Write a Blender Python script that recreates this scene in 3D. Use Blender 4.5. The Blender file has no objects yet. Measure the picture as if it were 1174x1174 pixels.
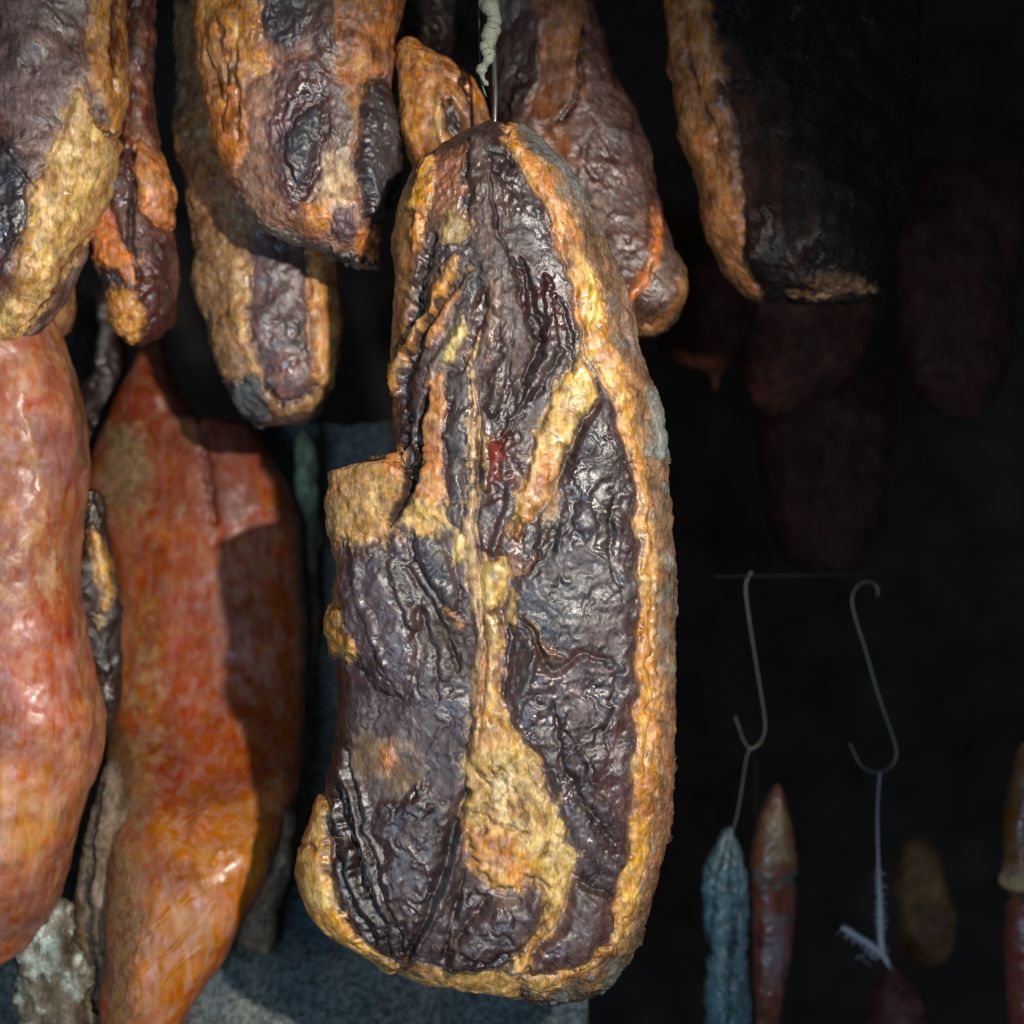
import bpy, math, random
import numpy as np
random.seed(7); np.random.seed(7)
scene = bpy.context.scene
C = scene.collection
D = 0.80            # camera distance to the hanging plane (m)
S = 0.0005          # metres per photo pixel on the hanging plane
CX = 587.0

# ------------------------------------------------------------------ helpers
def lin(c):
    c = np.asarray(c, float) / 255.0
    g = c.mean()
    if c[2] > c[0] * .97: c = g + (c - g) * .8          # keep the greys of the lean quiet
    else: c = g + (c - g) * .97
    return np.where(c <= 0.04045, c / 12.92, ((c + 0.055) / 1.055) ** 2.4)

def P(px, py, Y):
    k = (D + Y) / D
    return ((px - CX) * S * k, Y, (CX - py) * S * k)

def sm(a, b, x):
    t = np.clip((x - a) / (b - a), 0, 1)
    return t * t * (3 - 2 * t)

def _hash(ix, iy, iz, seed):
    h = (ix * 374761393 + iy * 668265263 + iz * 2147483647 + seed * 974634777) & 0xFFFFFFFF
    h = ((h ^ (h >> 13)) * 1274126177) & 0xFFFFFFFF
    h = (h ^ (h >> 16)) & 0xFFFFFFFF
    h = (h * 2246822519) & 0xFFFFFFFF
    h = h ^ (h >> 15)
    return (h & 0xFFFFFF) / float(0xFFFFFF) * 2 - 1

def vnoise(x, y, z, seed=0):
    xi = np.floor(x).astype(np.int64); yi = np.floor(y).astype(np.int64); zi = np.floor(z).astype(np.int64)
    fx = x - xi; fy = y - yi; fz = z - zi
    fx = fx**3 * (fx * (fx * 6 - 15) + 10); fy = fy**3 * (fy * (fy * 6 - 15) + 10); fz = fz**3 * (fz * (fz * 6 - 15) + 10)
    r = 0
    for a in (0, 1):
        wa = fx if a else 1 - fx
        for b in (0, 1):
            wb = fy if b else 1 - fy
            for c in (0, 1):
                wc = fz if c else 1 - fz
                r = r + _hash(xi + a, yi + b, zi + c, seed) * wa * wb * wc
    return r

def fbm(x, y, z, sc, oct=4, seed=0, gain=0.5):
    r = 0; a = 1.0; f = 1.0 / sc; t = 0
    for o in range(oct):
        r = r + a * vnoise(x * f + 13.7 * o, y * f - 7.1 * o, z * f + 3.3 * o, seed + o)
        t += a; a *= gain; f *= 2.03
    return r / t * 1.6

def ridged(x, y, z, sc, oct=3, seed=0):
    r = 0; a = 1.0; f = 1.0 / sc; t = 0
    for o in range(oct):
        n = 1 - np.abs(vnoise(x * f, y * f, z * f, seed + 31 * o)) * 2.2
        r = r + a * n; t += a; a *= 0.55; f *= 2.1
    return r / t

def poly_sd(x, y, pts):
    pts = np.asarray(pts, float); n = len(pts)
    d2 = np.full(x.shape, 1e18); inside = np.zeros(x.shape, bool)
    for i in range(n):
        ax, ay = pts[i]; bx, by = pts[(i + 1) % n]
        ex, ey = bx - ax, by - ay
        L = ex * ex + ey * ey + 1e-9
        t = np.clip(((x - ax) * ex + (y - ay) * ey) / L, 0, 1)
        dx = x - ax - t * ex; dy = y - ay - t * ey
        d2 = np.minimum(d2, dx * dx + dy * dy)
        cr = ((ay > y) != (by > y)) & (x < (bx - ax) * (y - ay) / (by - ay + 1e-12) + ax)
        inside ^= cr
    d = np.sqrt(d2)
    return np.where(inside, d, -d)

def line_d(x, y, pts, ws):
    """distance to a polyline divided by its local half width, and the half width there"""
    best = np.full(x.shape, 1e9); wb = np.ones(x.shape); tt = np.zeros(x.shape)
    n = len(pts)
    if not hasattr(ws, '__len__'): ws = [ws] * n
    elif len(ws) != n: ws = list(np.interp(np.linspace(0, 1, n), np.linspace(0, 1, len(ws)), ws))
    for i in range(n - 1):
        ax, ay = pts[i]; bx, by = pts[i + 1]
        ex, ey = bx - ax, by - ay
        L = ex * ex + ey * ey + 1e-9
        t = np.clip(((x - ax) * ex + (y - ay) * ey) / L, 0, 1)
        d = np.hypot(x - ax - t * ex, y - ay - t * ey)
        w = ws[i] + (ws[i + 1] - ws[i]) * t
        q = d / w
        m = q < best
        best = np.where(m, q, best); wb = np.where(m, w, wb)
    return best, wb

# ------------------------------------------------------------------ materials
MATS = {}
def flesh(name, spec=0.5, coat=0.0, sss=0.0, micro=1.0, fine=1700, stretch=(1, 1, 0.35), rough_add=0.0, bump=0.5, mott=0.35):
    if name in MATS: return MATS[name]
    m = bpy.data.materials.new(name); m.use_nodes = True
    nt = m.node_tree; N = nt.nodes; Lk = nt.links
    b = N['Principled BSDF']
    col = N.new('ShaderNodeAttribute'); col.attribute_name = 'Col'
    rg = N.new('ShaderNodeAttribute'); rg.attribute_name = 'Rgh'
    tc = N.new('ShaderNodeTexCoord')
    mp = N.new('ShaderNodeMapping'); mp.inputs['Scale'].default_value = stretch
    Lk.new(tc.outputs['Object'], mp.inputs['Vector'])
    n1 = N.new('ShaderNodeTexNoise'); n1.inputs['Scale'].default_value = fine * 0.22; n1.inputs['Detail'].default_value = 6; n1.inputs['Roughness'].default_value = 0.65
    n2 = N.new('ShaderNodeTexNoise'); n2.inputs['Scale'].default_value = fine * .6; n2.inputs['Detail'].default_value = 3
    n3 = N.new('ShaderNodeTexNoise'); n3.inputs['Scale'].default_value = fine * 0.07; n3.inputs['Detail'].default_value = 7; n3.inputs['Roughness'].default_value = 0.7
    vo = N.new('ShaderNodeTexVoronoi'); vo.feature = 'DISTANCE_TO_EDGE'; vo.inputs['Scale'].default_value = fine * 0.2
    for q in (n2, vo): Lk.new(mp.outputs['Vector'], q.inputs['Vector'])
    Lk.new(tc.outputs['Object'], n3.inputs['Vector'])
    # colour mottling: blotches, fibres, specks, and a drift of hue
    def ramp(src, lo, hi, a, bb):
        r = N.new('ShaderNodeMapRange'); r.inputs[1].default_value = lo; r.inputs[2].default_value = hi
        r.inputs[3].default_value = a; r.inputs[4].default_value = bb
        Lk.new(src, r.inputs[0]); return r.outputs[0]
    def mul(a, c):
        q = N.new('ShaderNodeMath'); q.operation = 'MULTIPLY'; Lk.new(a, q.inputs[0]); Lk.new(c, q.inputs[1]); return q.outputs[0]
    def add(a, c):
        q = N.new('ShaderNodeMath'); q.operation = 'ADD'; Lk.new(a, q.inputs[0]); Lk.new(c, q.inputs[1]); return q.outputs[0]
    mf = N.new('ShaderNodeMapping'); mf.inputs['Scale'].default_value = (1, 1, 0.16); mf.inputs['Rotation'].default_value = (0, 0.12, 0)
    Lk.new(tc.outputs['Object'], mf.inputs['Vector'])
    mg = N.new('ShaderNodeMapping'); mg.inputs['Scale'].default_value = (1, 1, 0.3); mg.inputs['Rotation'].default_value = (0, -0.15, 0)
    Lk.new(tc.outputs['Object'], mg.inputs['Vector']); Lk.new(mg.outputs['Vector'], n1.inputs['Vector']); n1.inputs['Distortion'].default_value = .8
    fb = N.new('ShaderNodeTexNoise'); fb.inputs['Scale'].default_value = fine * 0.36; fb.inputs['Detail'].default_value = 4; fb.inputs['Roughness'].default_value = 0.7; fb.inputs['Distortion'].default_value = 1.6
    Lk.new(mf.outputs['Vector'], fb.inputs['Vector'])
    f1 = ramp(n1.outputs['Fac'], 0.3, 0.7, 1 - mott, 1 + mott)
    f3 = ramp(n3.outputs['Fac'], 0.3, 0.7, 1 - mott * 1.1, 1 + mott * 1.1)
    ff = ramp(fb.outputs['Fac'], 0.32, 0.68, 1 - mott * 1.1, 1 + mott * 1.1)
    f2 = ramp(n2.outputs['Fac'], 0.35, 0.65, 1 - mott * .6, 1 + mott * .6)
    vm = N.new('ShaderNodeVectorMath'); vm.operation = 'SCALE'
    Lk.new(col.outputs['Color'], vm.inputs[0]); Lk.new(mul(mul(f1, f3), mul(ff, f2)), vm.inputs['Scale'])
    hs = N.new('ShaderNodeHueSaturation'); Lk.new(vm.outputs[0], hs.inputs['Color'])
    n6 = N.new('ShaderNodeTexNoise'); n6.inputs['Scale'].default_value = 90; n6.inputs['Detail'].default_value = 6; n6.inputs['Roughness'].default_value = .65; Lk.new(tc.outputs['Object'], n6.inputs['Vector'])
    Lk.new(ramp(n6.outputs['Fac'], .3, .7, .492, .518), hs.inputs['Hue']); Lk.new(ramp(n1.outputs['Fac'], .35, .65, 1.12, .78), hs.inputs['Saturation'])
    Lk.new(hs.outputs['Color'], b.inputs['Base Color'])
    # roughness: wet here, matt there
    r2 = ramp(n6.outputs['Fac'], 0.35, 0.65, -0.16 + rough_add, 0.18 + rough_add)
    ad = N.new('ShaderNodeMath'); ad.operation = 'ADD'; ad.use_clamp = True
    Lk.new(rg.outputs['Fac'], ad.inputs[0]); Lk.new(r2, ad.inputs[1]); Lk.new(ad.outputs[0], b.inputs['Roughness'])
    # bump
    s3 = ramp(vo.outputs['Distance'], 0.0, 0.12, -0.05, 0.0)
    s4 = add(add(mul(n1.outputs['Fac'], ramp(n3.outputs['Fac'], .3, .7, .15, .55)), s3), add(ramp(n2.outputs['Fac'], 0, 1, 0, .35), ramp(fb.outputs['Fac'], 0, 1, 0, .75)))
    n5 = N.new('ShaderNodeTexNoise'); n5.inputs['Scale'].default_value = 38; n5.inputs['Detail'].default_value = 3; Lk.new(tc.outputs['Object'], n5.inputs['Vector'])
    bp = N.new('ShaderNodeBump'); bp.inputs['Strength'].default_value = bump; bp.inputs['Distance'].default_value = 0.0012 * micro
    Lk.new(mul(s4, ramp(n5.outputs['Fac'], 0.35, 0.65, 0.45, 1.15)), bp.inputs['Height']); Lk.new(bp.outputs['Normal'], b.inputs['Normal'])
    b.inputs['Specular IOR Level'].default_value = spec
    Lk.new(ramp(n5.outputs['Fac'], .40, .58, 0.0, coat), b.inputs['Coat Weight']); Lk.new(bp.outputs['Normal'], b.inputs['Coat Normal']); b.inputs['Coat Roughness'].default_value = 0.34
    if sss:
        b.inputs['Subsurface Weight'].default_value = sss
        b.inputs['Subsurface Radius'].default_value = (1.0, 0.5, 0.2)
        b.inputs['Subsurface Scale'].default_value = 0.006
    MATS[name] = m
    return m

lean_m = flesh('cured_lean', spec=0.7, coat=0.45, micro=0.7, bump=0.45, mott=0.28)
fat_m = flesh('smoked_fat', spec=0.5, coat=0.35, sss=0.05, micro=0.55, fine=1500, stretch=(1, 1, 0.45), bump=0.38, mott=0.2)
rind_m = flesh('rind', spec=0.3, micro=0.9, fine=1900, stretch=(1, 1, 0.5), rough_add=0.08, bump=0.7, mott=0.3)
skin_m = flesh('smooth_skin', spec=0.45, coat=0.15, sss=0.06, micro=0.3, fine=500, bump=0.15, mott=0.09)
PART_MAT = {'muscle': lean_m, 'dried_scrap': rind_m, 'shaded_lean': rind_m, 'lean_meat': lean_m, 'fat_layer': fat_m, 'rind': rind_m, 'fat_seam': fat_m, 'skin': skin_m, 'mould_patch': rind_m, 'casing': skin_m, 'dried_flap': fat_m, 'twine_band': rind_m}

def simple(name, c, rough=0.5, metal=0.0, scale=400, bump=0.3, dist=0.0006, mott=0.3, spec=0.5):
    m = bpy.data.materials.new(name); m.use_nodes = True
    nt = m.node_tree; N = nt.nodes; L = nt.links; b = N['Principled BSDF']
    tc = N.new('ShaderNodeTexCoord'); n = N.new('ShaderNodeTexNoise'); n.inputs['Scale'].default_value = scale; n.inputs['Detail'].default_value = 8; n.inputs['Roughness'].default_value = 0.7
    L.new(tc.outputs['Object'], n.inputs['Vector'])
    r = N.new('ShaderNodeMapRange'); r.inputs[1].default_value = 0.3; r.inputs[2].default_value = 0.7; r.inputs[3].default_value = 1 - mott; r.inputs[4].default_value = 1 + mott
    L.new(n.outputs['Fac'], r.inputs[0])
    v = N.new('ShaderNodeVectorMath'); v.operation = 'SCALE'; v.inputs[0].default_value = tuple(lin(c)); L.new(r.outputs[0], v.inputs['Scale'])
    L.new(v.outputs[0], b.inputs['Base Color'])
    b.inputs['Roughness'].default_value = rough; b.inputs['Metallic'].default_value = metal; b.inputs['Specular IOR Level'].default_value = spec
    bp = N.new('ShaderNodeBump'); bp.inputs['Strength'].default_value = bump; bp.inputs['Distance'].default_value = dist
    L.new(n.outputs['Fac'], bp.inputs['Height']); L.new(bp.outputs['Normal'], b.inputs['Normal'])
    return m

# ------------------------------------------------------------------ a piece of meat
class Skin:
    """Surface under construction: feature coordinates x,y (photo pixel scale), 3-D noise coordinates, colour, relief."""
    def __init__(s, x, y, p3, base, part, rough):
        s.x, s.y = x, y
        s.nx, s.ny, s.nz = p3
        n = x.shape
        s.col = np.tile(lin(base), (n[0], 1)); s.h = np.zeros(n); s.r = np.full(n, rough)
        s.part = np.zeros(n, int); s.names = [part]
        s.w1 = fbm(*p3, 26, 4, 11); s.w2 = fbm(*p3, 26, 4, 57)
        s.v1 = fbm(*p3, 7, 3, 91); s.v2 = fbm(p3[0], p3[1], p3[2] / 2.2, 3.2, 2, 191); s.push = np.zeros(n)
    def n(s, sc, seed=0, oct=4): return fbm(s.nx, s.ny, s.nz, sc, oct, seed)
    def pid(s, name):
        if name not in s.names: s.names.append(name)
        return s.names.index(name)
    def _apply(s, idx, m, col, part, rough, alpha, thr=0.5):
        if col is not None:
            a = (m * alpha)[:, None]
            s.col[idx] = s.col[idx] * (1 - a) + lin(col) * a
        if rough is not None: s.r[idx] = s.r[idx] * (1 - m) + rough * m
        if part is not None: s.part[idx] = np.where(m > thr, s.pid(part), s.part[idx])
    def poly(s, pts, col=None, soft=4, h=0, dome=0, dw=30, warp=6, part=None, rough=None, alpha=1, rim=0, grain=0, speck=0, push=0):
        a = np.asarray(pts, float); pad = soft * 3 + warp * 2 + 12
        bb = (s.x > a[:, 0].min() - pad) & (s.x < a[:, 0].max() + pad) & (s.y > a[:, 1].min() - pad) & (s.y < a[:, 1].max() + pad)
        i = np.nonzero(bb)[0]
        if not len(i): return
        x = s.x[i] + s.w1[i] * warp; y = s.y[i] + s.w2[i] * warp
        sd = poly_sd(x, y, pts) + s.v1[i] * min(warp, 6) * 0.6 + s.v2[i] * min(warp, 5) * .4
        m = sm(-soft, soft, sd)
        if speck: m = m * sm(0.5 - speck, 0.5 + speck * .3, s.n(5, 300)[i] * .5 + .5)
        s._apply(i, m, col, part, rough, alpha)
        s.h[i] += m * h
        if push: s.push[i] += m * push
        if dome:
            q = np.clip(sd / dw, 0, 1); s.h[i] += dome * np.sqrt(1 - (1 - q) ** 2)
        if rim: s.h[i] -= rim * np.exp(-(sd / 3.0) ** 2)
        if grain: s.h[i] += m * grain * .45 * s.n(9, 77)[i]
    def stroke(s, pts, w, col=None, h=0, warp=4, part=None, rough=None, alpha=1, sharp=0.35, grain=0):
        a = np.asarray(pts, float); mw = np.max(w) if hasattr(w, '__len__') else w
        pad = mw * 1.4 + warp * 2 + 6
        bb = (s.x > a[:, 0].min() - pad) & (s.x < a[:, 0].max() + pad) & (s.y > a[:, 1].min() - pad) & (s.y < a[:, 1].max() + pad)
        i = np.nonzero(bb)[0]
        if not len(i): return
        x = s.x[i] + s.w1[i] * warp; y = s.y[i] + s.w2[i] * warp
        q, wb = line_d(x, y, pts, w)
        q = q + s.v1[i] * 0.2 + s.v2[i] * .13
        m = sm(1.0, 1.0 - sharp - 0.25, q)
        s._apply(i, m, col, part, rough, alpha)
        s.h[i] += h * np.sqrt(np.clip(1 - q * q, 0, 1)) if h > 0 else h * sm(1.1, 0, q)  # grooves (negative h) get dark colours standing for crevice shade and grime
        if grain: s.h[i] += m * grain * .6 * s.n(8, 78)[i]
    def fibre(s, ang, long, short, amp, pts=None, seed=5, colk=0.0, tint=None, bend=6):
        """directional ridges; ang = direction of the fibres in degrees from vertical"""
        if pts is None: i = np.arange(len(s.x)); m = 1.0
        else:
            a = np.asarray(pts, float)
            i = np.nonzero((s.x > a[:, 0].min() - 15) & (s.x < a[:, 0].max() + 15) & (s.y > a[:, 1].min() - 15) & (s.y < a[:, 1].max() + 15))[0]
            if not len(i): return
            m = sm(-6, 8, poly_sd(s.x[i] + s.w1[i] * 6, s.y[i] + s.w2[i] * 6, pts))
        t = math.radians(ang); ca, sa = math.cos(t), math.sin(t)
        x = s.x[i] + s.w1[i] * bend; y = s.y[i] + s.w2[i] * bend
        u = x * ca - y * sa; v = x * sa + y * ca
        r = ridged(u / short, v / long, s.nz[i] / short * .5, 1.0, 3, seed)
        s.h[i] += amp * r * m
        if colk:
            k = np.clip(r * 0.5 + 0.5, 0, 1) ** 2 * colk * m
            if tint is None: s.col[i] *= (1 + k - colk * .35 * m)[:, None]
            else: s.col[i] = s.col[i] * (1 - k[:, None]) + lin(tint) * k[:, None]
    def mottle(s, sc, col, amount, lo=0.05, hi=0.6, seed=3, pts=None, soft=8, h=0, rough=None, stretch=1.0):
        m = sm(lo, hi, fbm(s.nx, s.ny, s.nz / stretch, sc, 5, seed)) * amount
        if pts is not None: m = m * sm(-soft, soft, poly_sd(s.x + s.w1 * 6, s.y + s.w2 * 6, pts))
        s.col = s.col * (1 - m[:, None]) + lin(col) * m[:, None]
        s.h += m * h
        if rough is not None: s.r = s.r * (1 - m) + rough * m

def make_mesh(name, V, F, col, rgh, nor, mat, parent, loc):
    me = bpy.data.meshes.new(name)
    me.vertices.add(len(V)); me.vertices.foreach_set('co', V.astype(np.float32).ravel())
    nf = len(F); me.loops.add(nf * 4); me.loops.foreach_set('vertex_index', F.astype(np.int32).ravel())
    me.polygons.add(nf); me.polygons.foreach_set('loop_start', (np.arange(nf) * 4).astype(np.int32))
    me.polygons.foreach_set('use_smooth', np.ones(nf, bool))
    me.update(calc_edges=True)
    a = me.attributes.new('Col', 'FLOAT_COLOR', 'POINT')
    a.data.foreach_set('color', np.hstack([col, np.ones((len(V), 1))]).astype(np.float32).ravel())
    b = me.attributes.new('Rgh', 'FLOAT', 'POINT'); b.data.foreach_set('value', rgh.astype(np.float32))
    if nor is not None: me.normals_split_custom_set_from_vertices(nor.astype(np.float32))
    me.materials.append(mat)
    o = bpy.data.objects.new(name, me); C.objects.link(o)
    if parent is not None: o.parent = parent
    else: o.location = loc
    return o

def grid_normals(V):
    du = np.roll(V, -1, 1) - np.roll(V, 1, 1)
    dv = np.empty_like(V); dv[1:-1] = V[2:] - V[:-2]; dv[0] = V[1] - V[0]; dv[-1] = V[-1] - V[-2]
    n = np.cross(du, dv); L = np.linalg.norm(n, axis=2, keepdims=True)
    return n / np.maximum(L, 1e-12)

def ragged(s, nr, nc, res):
    """lets neighbouring tissues interlock and bleed into each other"""
    u1 = fbm(s.nx / .8, s.ny, s.nz / 2.4, 6, 3, 701); u2 = fbm(s.nx / .8, s.ny, s.nz / 2.4, 6, 3, 733)
    di = np.rint(u1 * 8 / res).astype(int).reshape(nr, nc); dj = np.rint(u2 * 5 / res).astype(int).reshape(nr, nc)
    I, J = np.meshgrid(np.arange(nr), np.arange(nc), indexing='ij')
    I2 = np.clip(I + di, 0, nr - 1); J2 = (J + dj) % nc
    c = s.col.reshape(nr, nc, 3)[I2, J2]
    def blur(a, r):
        for _ in range(2):
            a = sum(np.roll(a, q, 1) for q in range(-r, r + 1)) / (2 * r + 1)
            e = np.concatenate([a[:1]] * r + [a] + [a[-1:]] * r); a = sum(e[q:q + nr] for q in range(2 * r + 1)) / (2 * r + 1)
        return a
    b = blur(c, max(1, int(3.0 / res)))
    B = blur(c, max(2, int(9.0 / res)))
    c = .62 * c + .24 * b + .14 * B
    s.col = c.reshape(-1, 3)
    hg = s.h.reshape(nr, nc, 1); s.h = (.4 * hg + .6 * blur(hg, max(1, int(2.4 / res)))).ravel()

def finish(s, micro, full=1):
    """wrinkles, veins and stains every cured surface shares"""
    lum = s.col.mean(1); light = sm(.035, .11, lum) * sm(1.25, 1.9, s.col[:, 0] / (s.col[:, 2] + .004)); dark = 1 - light
    if not full:
        s.h += micro * .5 * s.n(26, 41, 2)
        s.col *= np.clip(1 + .16 * s.n(30, 601) + .05 * s.v1, .4, 1.8)[:, None] * getattr(s, 'tone', np.ones(3))
        return
    if getattr(s, 'wine', False): s.col *= (1 + .3 * s.n(17, 601))[:, None]; s.h += micro * s.n(9, 41, 3); return
    # lean dries to a deep reddish brown
    isl = np.isin(s.part, [q for q, nm in enumerate(s.names) if nm.split('#')[0] in ('lean_meat', 'muscle', 'shaded_lean', 'fat_layer', 'fat_seam', 'dried_flap')]) * 1.0
    dk = dark * isl
    lean = s.col * np.array([.56, .40, .38]) ; ds = .2
    lean = lean * (1 - ds) + lum[:, None] * np.array([.66, .35, .28]) * ds
    fatc = s.col * (1 + light[:, None] * isl[:, None] * (np.array([.90, .82, .70]) - 1))
    s.col = fatc * (1 - dk[:, None]) + lean * dk[:, None]
    wx = s.nx + s.w1 * 18; wz = s.nz + s.w2 * 18
    wr = ridged(wx / 9, s.ny / 14, wz / 42, 1.0, 3, 501)                 # creases running mostly down
    wr2 = ridged(wx / 4.5 + 9, s.ny / 6, wz / 24, 1.0, 2, 517)
    zone = sm(-.15, .5, s.n(38, 521, 3))
    s.h += micro * (dark * (.10 + 1.2 * zone) * .8 * wr + .2 * wr2 * zone + .08 * s.n(5, 41, 2) + light * .5 * wr)
    s.h += micro * dark * 2.0 * ridged((s.nx + s.w1 * 26) / 17, s.ny / 22, (s.nz + s.w2 * 20) / 120, 1.0, 2, 571)      # long folds
    s.h += micro * dark * 3.2 * fbm(wx / 1.0, s.ny, wz / 2.6, 24, 2, 545)
    k = .15 * s.n(17, 601) + .12 * s.v1 + .12 * s.v2
    k += .15 * fbm(wx / 3.5, s.ny / 6, wz / 30, 1.0, 3, 611)
    s.col *= np.clip(1 + k * (1.2 + .6 * light), .25, 2.2)[:, None]
    st = (sm(.02, .6, s.n(24, 621, 5)) * .7)[:, None]                    # smoke staining
    s.col = s.col * (1 - st) + s.col * np.array([.62, .48, .38]) * st
    v = (sm(.55, .9, wr) * (.2 + .5 * light))[:, None] * sm(-.3, .3, s.n(30, 631, 3))[:, None]
    s.col = s.col * (1 - v * light[:, None]) + lin((112, 66, 34)) * v * light[:, None]
    g = (sm(.7, 1.0, wr2) * .3 * dark * sm(.1, .6, s.n(28, 641, 3)))[:, None]
    s.col = s.col * (1 - g) + lin((130, 118, 108)) * g
    s.r += .07 + .26 * s.n(30, 651, 3) + .05 * s.v2
    s.r = np.where(dk > .5, np.maximum(s.r - .02, .36), s.r)

def piece(kind, label, cat, left, right, Y, B, base, fn, part='lean_meat', res=2.0, rough=0.42, group=None, nexp=2.4,
          rt=60, big=3.0, micro=1.0, smooth=4, tilt=0.0, prof=None):
    """left/right: outline (x,y) top to bottom; Y: distance of the mid plane; B: half thickness in m"""
    k = (D + Y) / D
    L = np.asarray(left, float); R = np.asarray(right, float)
    y0 = max(L[0, 1], R[0, 1]); y1 = min(L[-1, 1], R[-1, 1])
    yy = np.linspace(y0, y1, int((y1 - y0) / 0.5) + 2)
    def sample(A):
        o = np.argsort(A[:, 1], kind='stable'); xs = np.interp(yy, A[o, 1], A[o, 0])
        if smooth:
            g = np.exp(-0.5 * (np.arange(-3 * smooth, 3 * smooth + 1) / smooth) ** 2); g /= g.sum()
            p = 3 * smooth
            e = np.concatenate([2 * xs[0] - xs[1:p + 1][::-1], xs, 2 * xs[-1] - xs[-p - 1:-1][::-1]])
            xs = np.convolve(e, g, 'valid')
        return xs
    xl = sample(L); xr = sample(R)
    mn = 0.6; c = (xl + xr) / 2; a = np.maximum((xr - xl) / 2, mn)
    def gs(v, sg):
        g = np.exp(-0.5 * (np.arange(-3 * sg, 3 * sg + 1) / sg) ** 2); g /= g.sum(); q = 3 * sg
        return np.convolve(np.pad(v, q, 'edge'), g, 'valid')
    cs = gs(c, min(90, len(yy) // 8)); cs = np.clip(cs, xl + .3 * (xr - xl), xr - .3 * (xr - xl)); cs = gs(cs, 8); cs = np.clip(cs, xl + .05 * (xr - xl), xr - .05 * (xr - xl))
    asm = gs(a, min(60, len(yy) // 10))
    ds = np.sqrt(0.25 + np.maximum(np.gradient(xl) ** 2, np.gradient(xr) ** 2))
    al = np.concatenate([[0], np.cumsum(ds[1:])])
    nr = int(al[-1] / res) + 2
    yr = np.interp(np.linspace(0, al[-1], nr), al, yy)
    cr = np.interp(yr, yy, cs); ar = np.interp(yr, yy, a)
    aL = np.maximum(np.interp(yr, yy, cs - xl), mn); aR = np.maximum(np.interp(yr, yy, xr - cs), mn); asr = np.interp(yr, yy, asm)
    e = np.minimum(np.minimum(yr - y0, y1 - yr) / rt, 1); tap = np.sqrt(np.clip(1 - (1 - e) ** 2, 0, 1))
    bpx = B / (S * k)
    br = np.minimum(np.maximum(bpx * tap, mn), np.minimum(asr * 1.15, ar * 1.6) + 1)
    nc = int(2.7 * (ar.max() + bpx) * 1.1 / res)
    t = np.linspace(0, 2 * math.pi, nc, endpoint=False) + math.pi
    ct = np.sign(np.cos(t)) * np.abs(np.cos(t)) ** (2 / nexp); st = np.sign(np.sin(t)) * np.abs(np.sin(t)) ** (2 / nexp)
    # even out spacing round the section
    th = np.linspace(0, 2 * math.pi, 2000); w, hgt = ar.max(), bpx
    xx = w * np.sign(np.cos(th)) * np.abs(np.cos(th)) ** (2 / nexp); zz = hgt * np.sign(np.sin(th)) * np.abs(np.sin(th)) ** (2 / nexp)
    cl = np.concatenate([[0], np.cumsum(np.hypot(np.diff(xx), np.diff(zz)))])
    th2 = np.interp(np.linspace(0, cl[-1], nc, endpoint=False), cl, th)
    ct = np.sign(np.cos(th2)) * np.abs(np.cos(th2)) ** (2 / nexp); st = np.sign(np.sin(th2)) * np.abs(np.sin(th2)) ** (2 / nexp)
    X = cr[:, None] + np.where(ct[None] > 0, aR[:, None], aL[:, None]) * ct[None]; Yd = br[:, None] * st[None] + tilt * (yr[:, None] - (y0 + y1) / 2); Zp = np.repeat(yr[:, None], nc, 1)
    off = np.zeros(nr) if prof is None else np.interp(yr, *np.array(prof, float).T)
    if prof is not None: off = gs(off, 12)
    k = ((D + Y + off) / D)[:, None]
    V = np.stack([(X - CX) * S * k, Y + off[:, None] + Yd * S * k, (CX - Zp) * S * k], 2)
    nrm = grid_normals(V)
    # orientation outwards
    mid = nr // 2
    ctr = V[mid].mean(0)
    if ((V[mid] - ctr) * nrm[mid]).sum() < 0: nrm = -nrm; flip = True
    else: flip = False
    # where each surface point sits in the picture scale (for laying out the marks)
    depth = D + V[:, :, 1]
    px = (CX + V[:, :, 0] / S * D / depth).ravel(); py = (CX - V[:, :, 2] / S * D / depth).ravel()
    sk = Skin(px, py, (X.ravel(), Yd.ravel() + Y * 3000, Zp.ravel()), base, part, rough)
    fn(sk)
    ragged(sk, nr, nc, res)
    finish(sk, micro, 0 if part in ('skin', 'casing') else 1)
    sk.h += big * fbm(*[q for q in (sk.nx, sk.ny, sk.nz)], 55, 3, 21) * 2
    ends = np.minimum(np.arange(nr), nr - 1 - np.arange(nr)) / 5.0
    fade = np.clip(ends, 0.15, 1)[:, None]
    hh = sk.h.reshape(nr, nc) * fade
    V2 = V + nrm * (hh * S * k)[:, :, None]
    V2[:, :, 1] += np.where(nrm[:, :, 1] < 0.1, sk.push.reshape(nr, nc) * fade, 0) * S * k
    V2[0] = V2[0].mean(0); V2[-1] = V2[-1].mean(0)
    N2 = grid_normals(V2)
    if flip: N2 = -N2
    N2[0] = (0, 0, 1); N2[-1] = (0, 0, -1)
    loc = np.array([V2[0, :, 0].mean(), Y, V2[0, :, 2].mean()])
    single = len(sk.names) == 1
    if single:
        root = None
    else:
        root = bpy.data.objects.new(kind, None); C.objects.link(root)
        root.location = loc; root.empty_display_size = 0.02
    idx = np.arange(nr * nc).reshape(nr, nc)
    A = idx[:-1]; Bn = np.roll(idx, -1, 1)[:-1]; Cn = np.roll(idx, -1, 1)[1:]; Dn = idx[1:]
    F = np.stack([A, Dn, Cn, Bn], 2).reshape(-1, 4) if flip else np.stack([A, Bn, Cn, Dn], 2).reshape(-1, 4)
    Vf = V2.reshape(-1, 3) - loc; Nf = N2.reshape(-1, 3)
    fp = sk.part[F[:, 0]]
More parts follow.
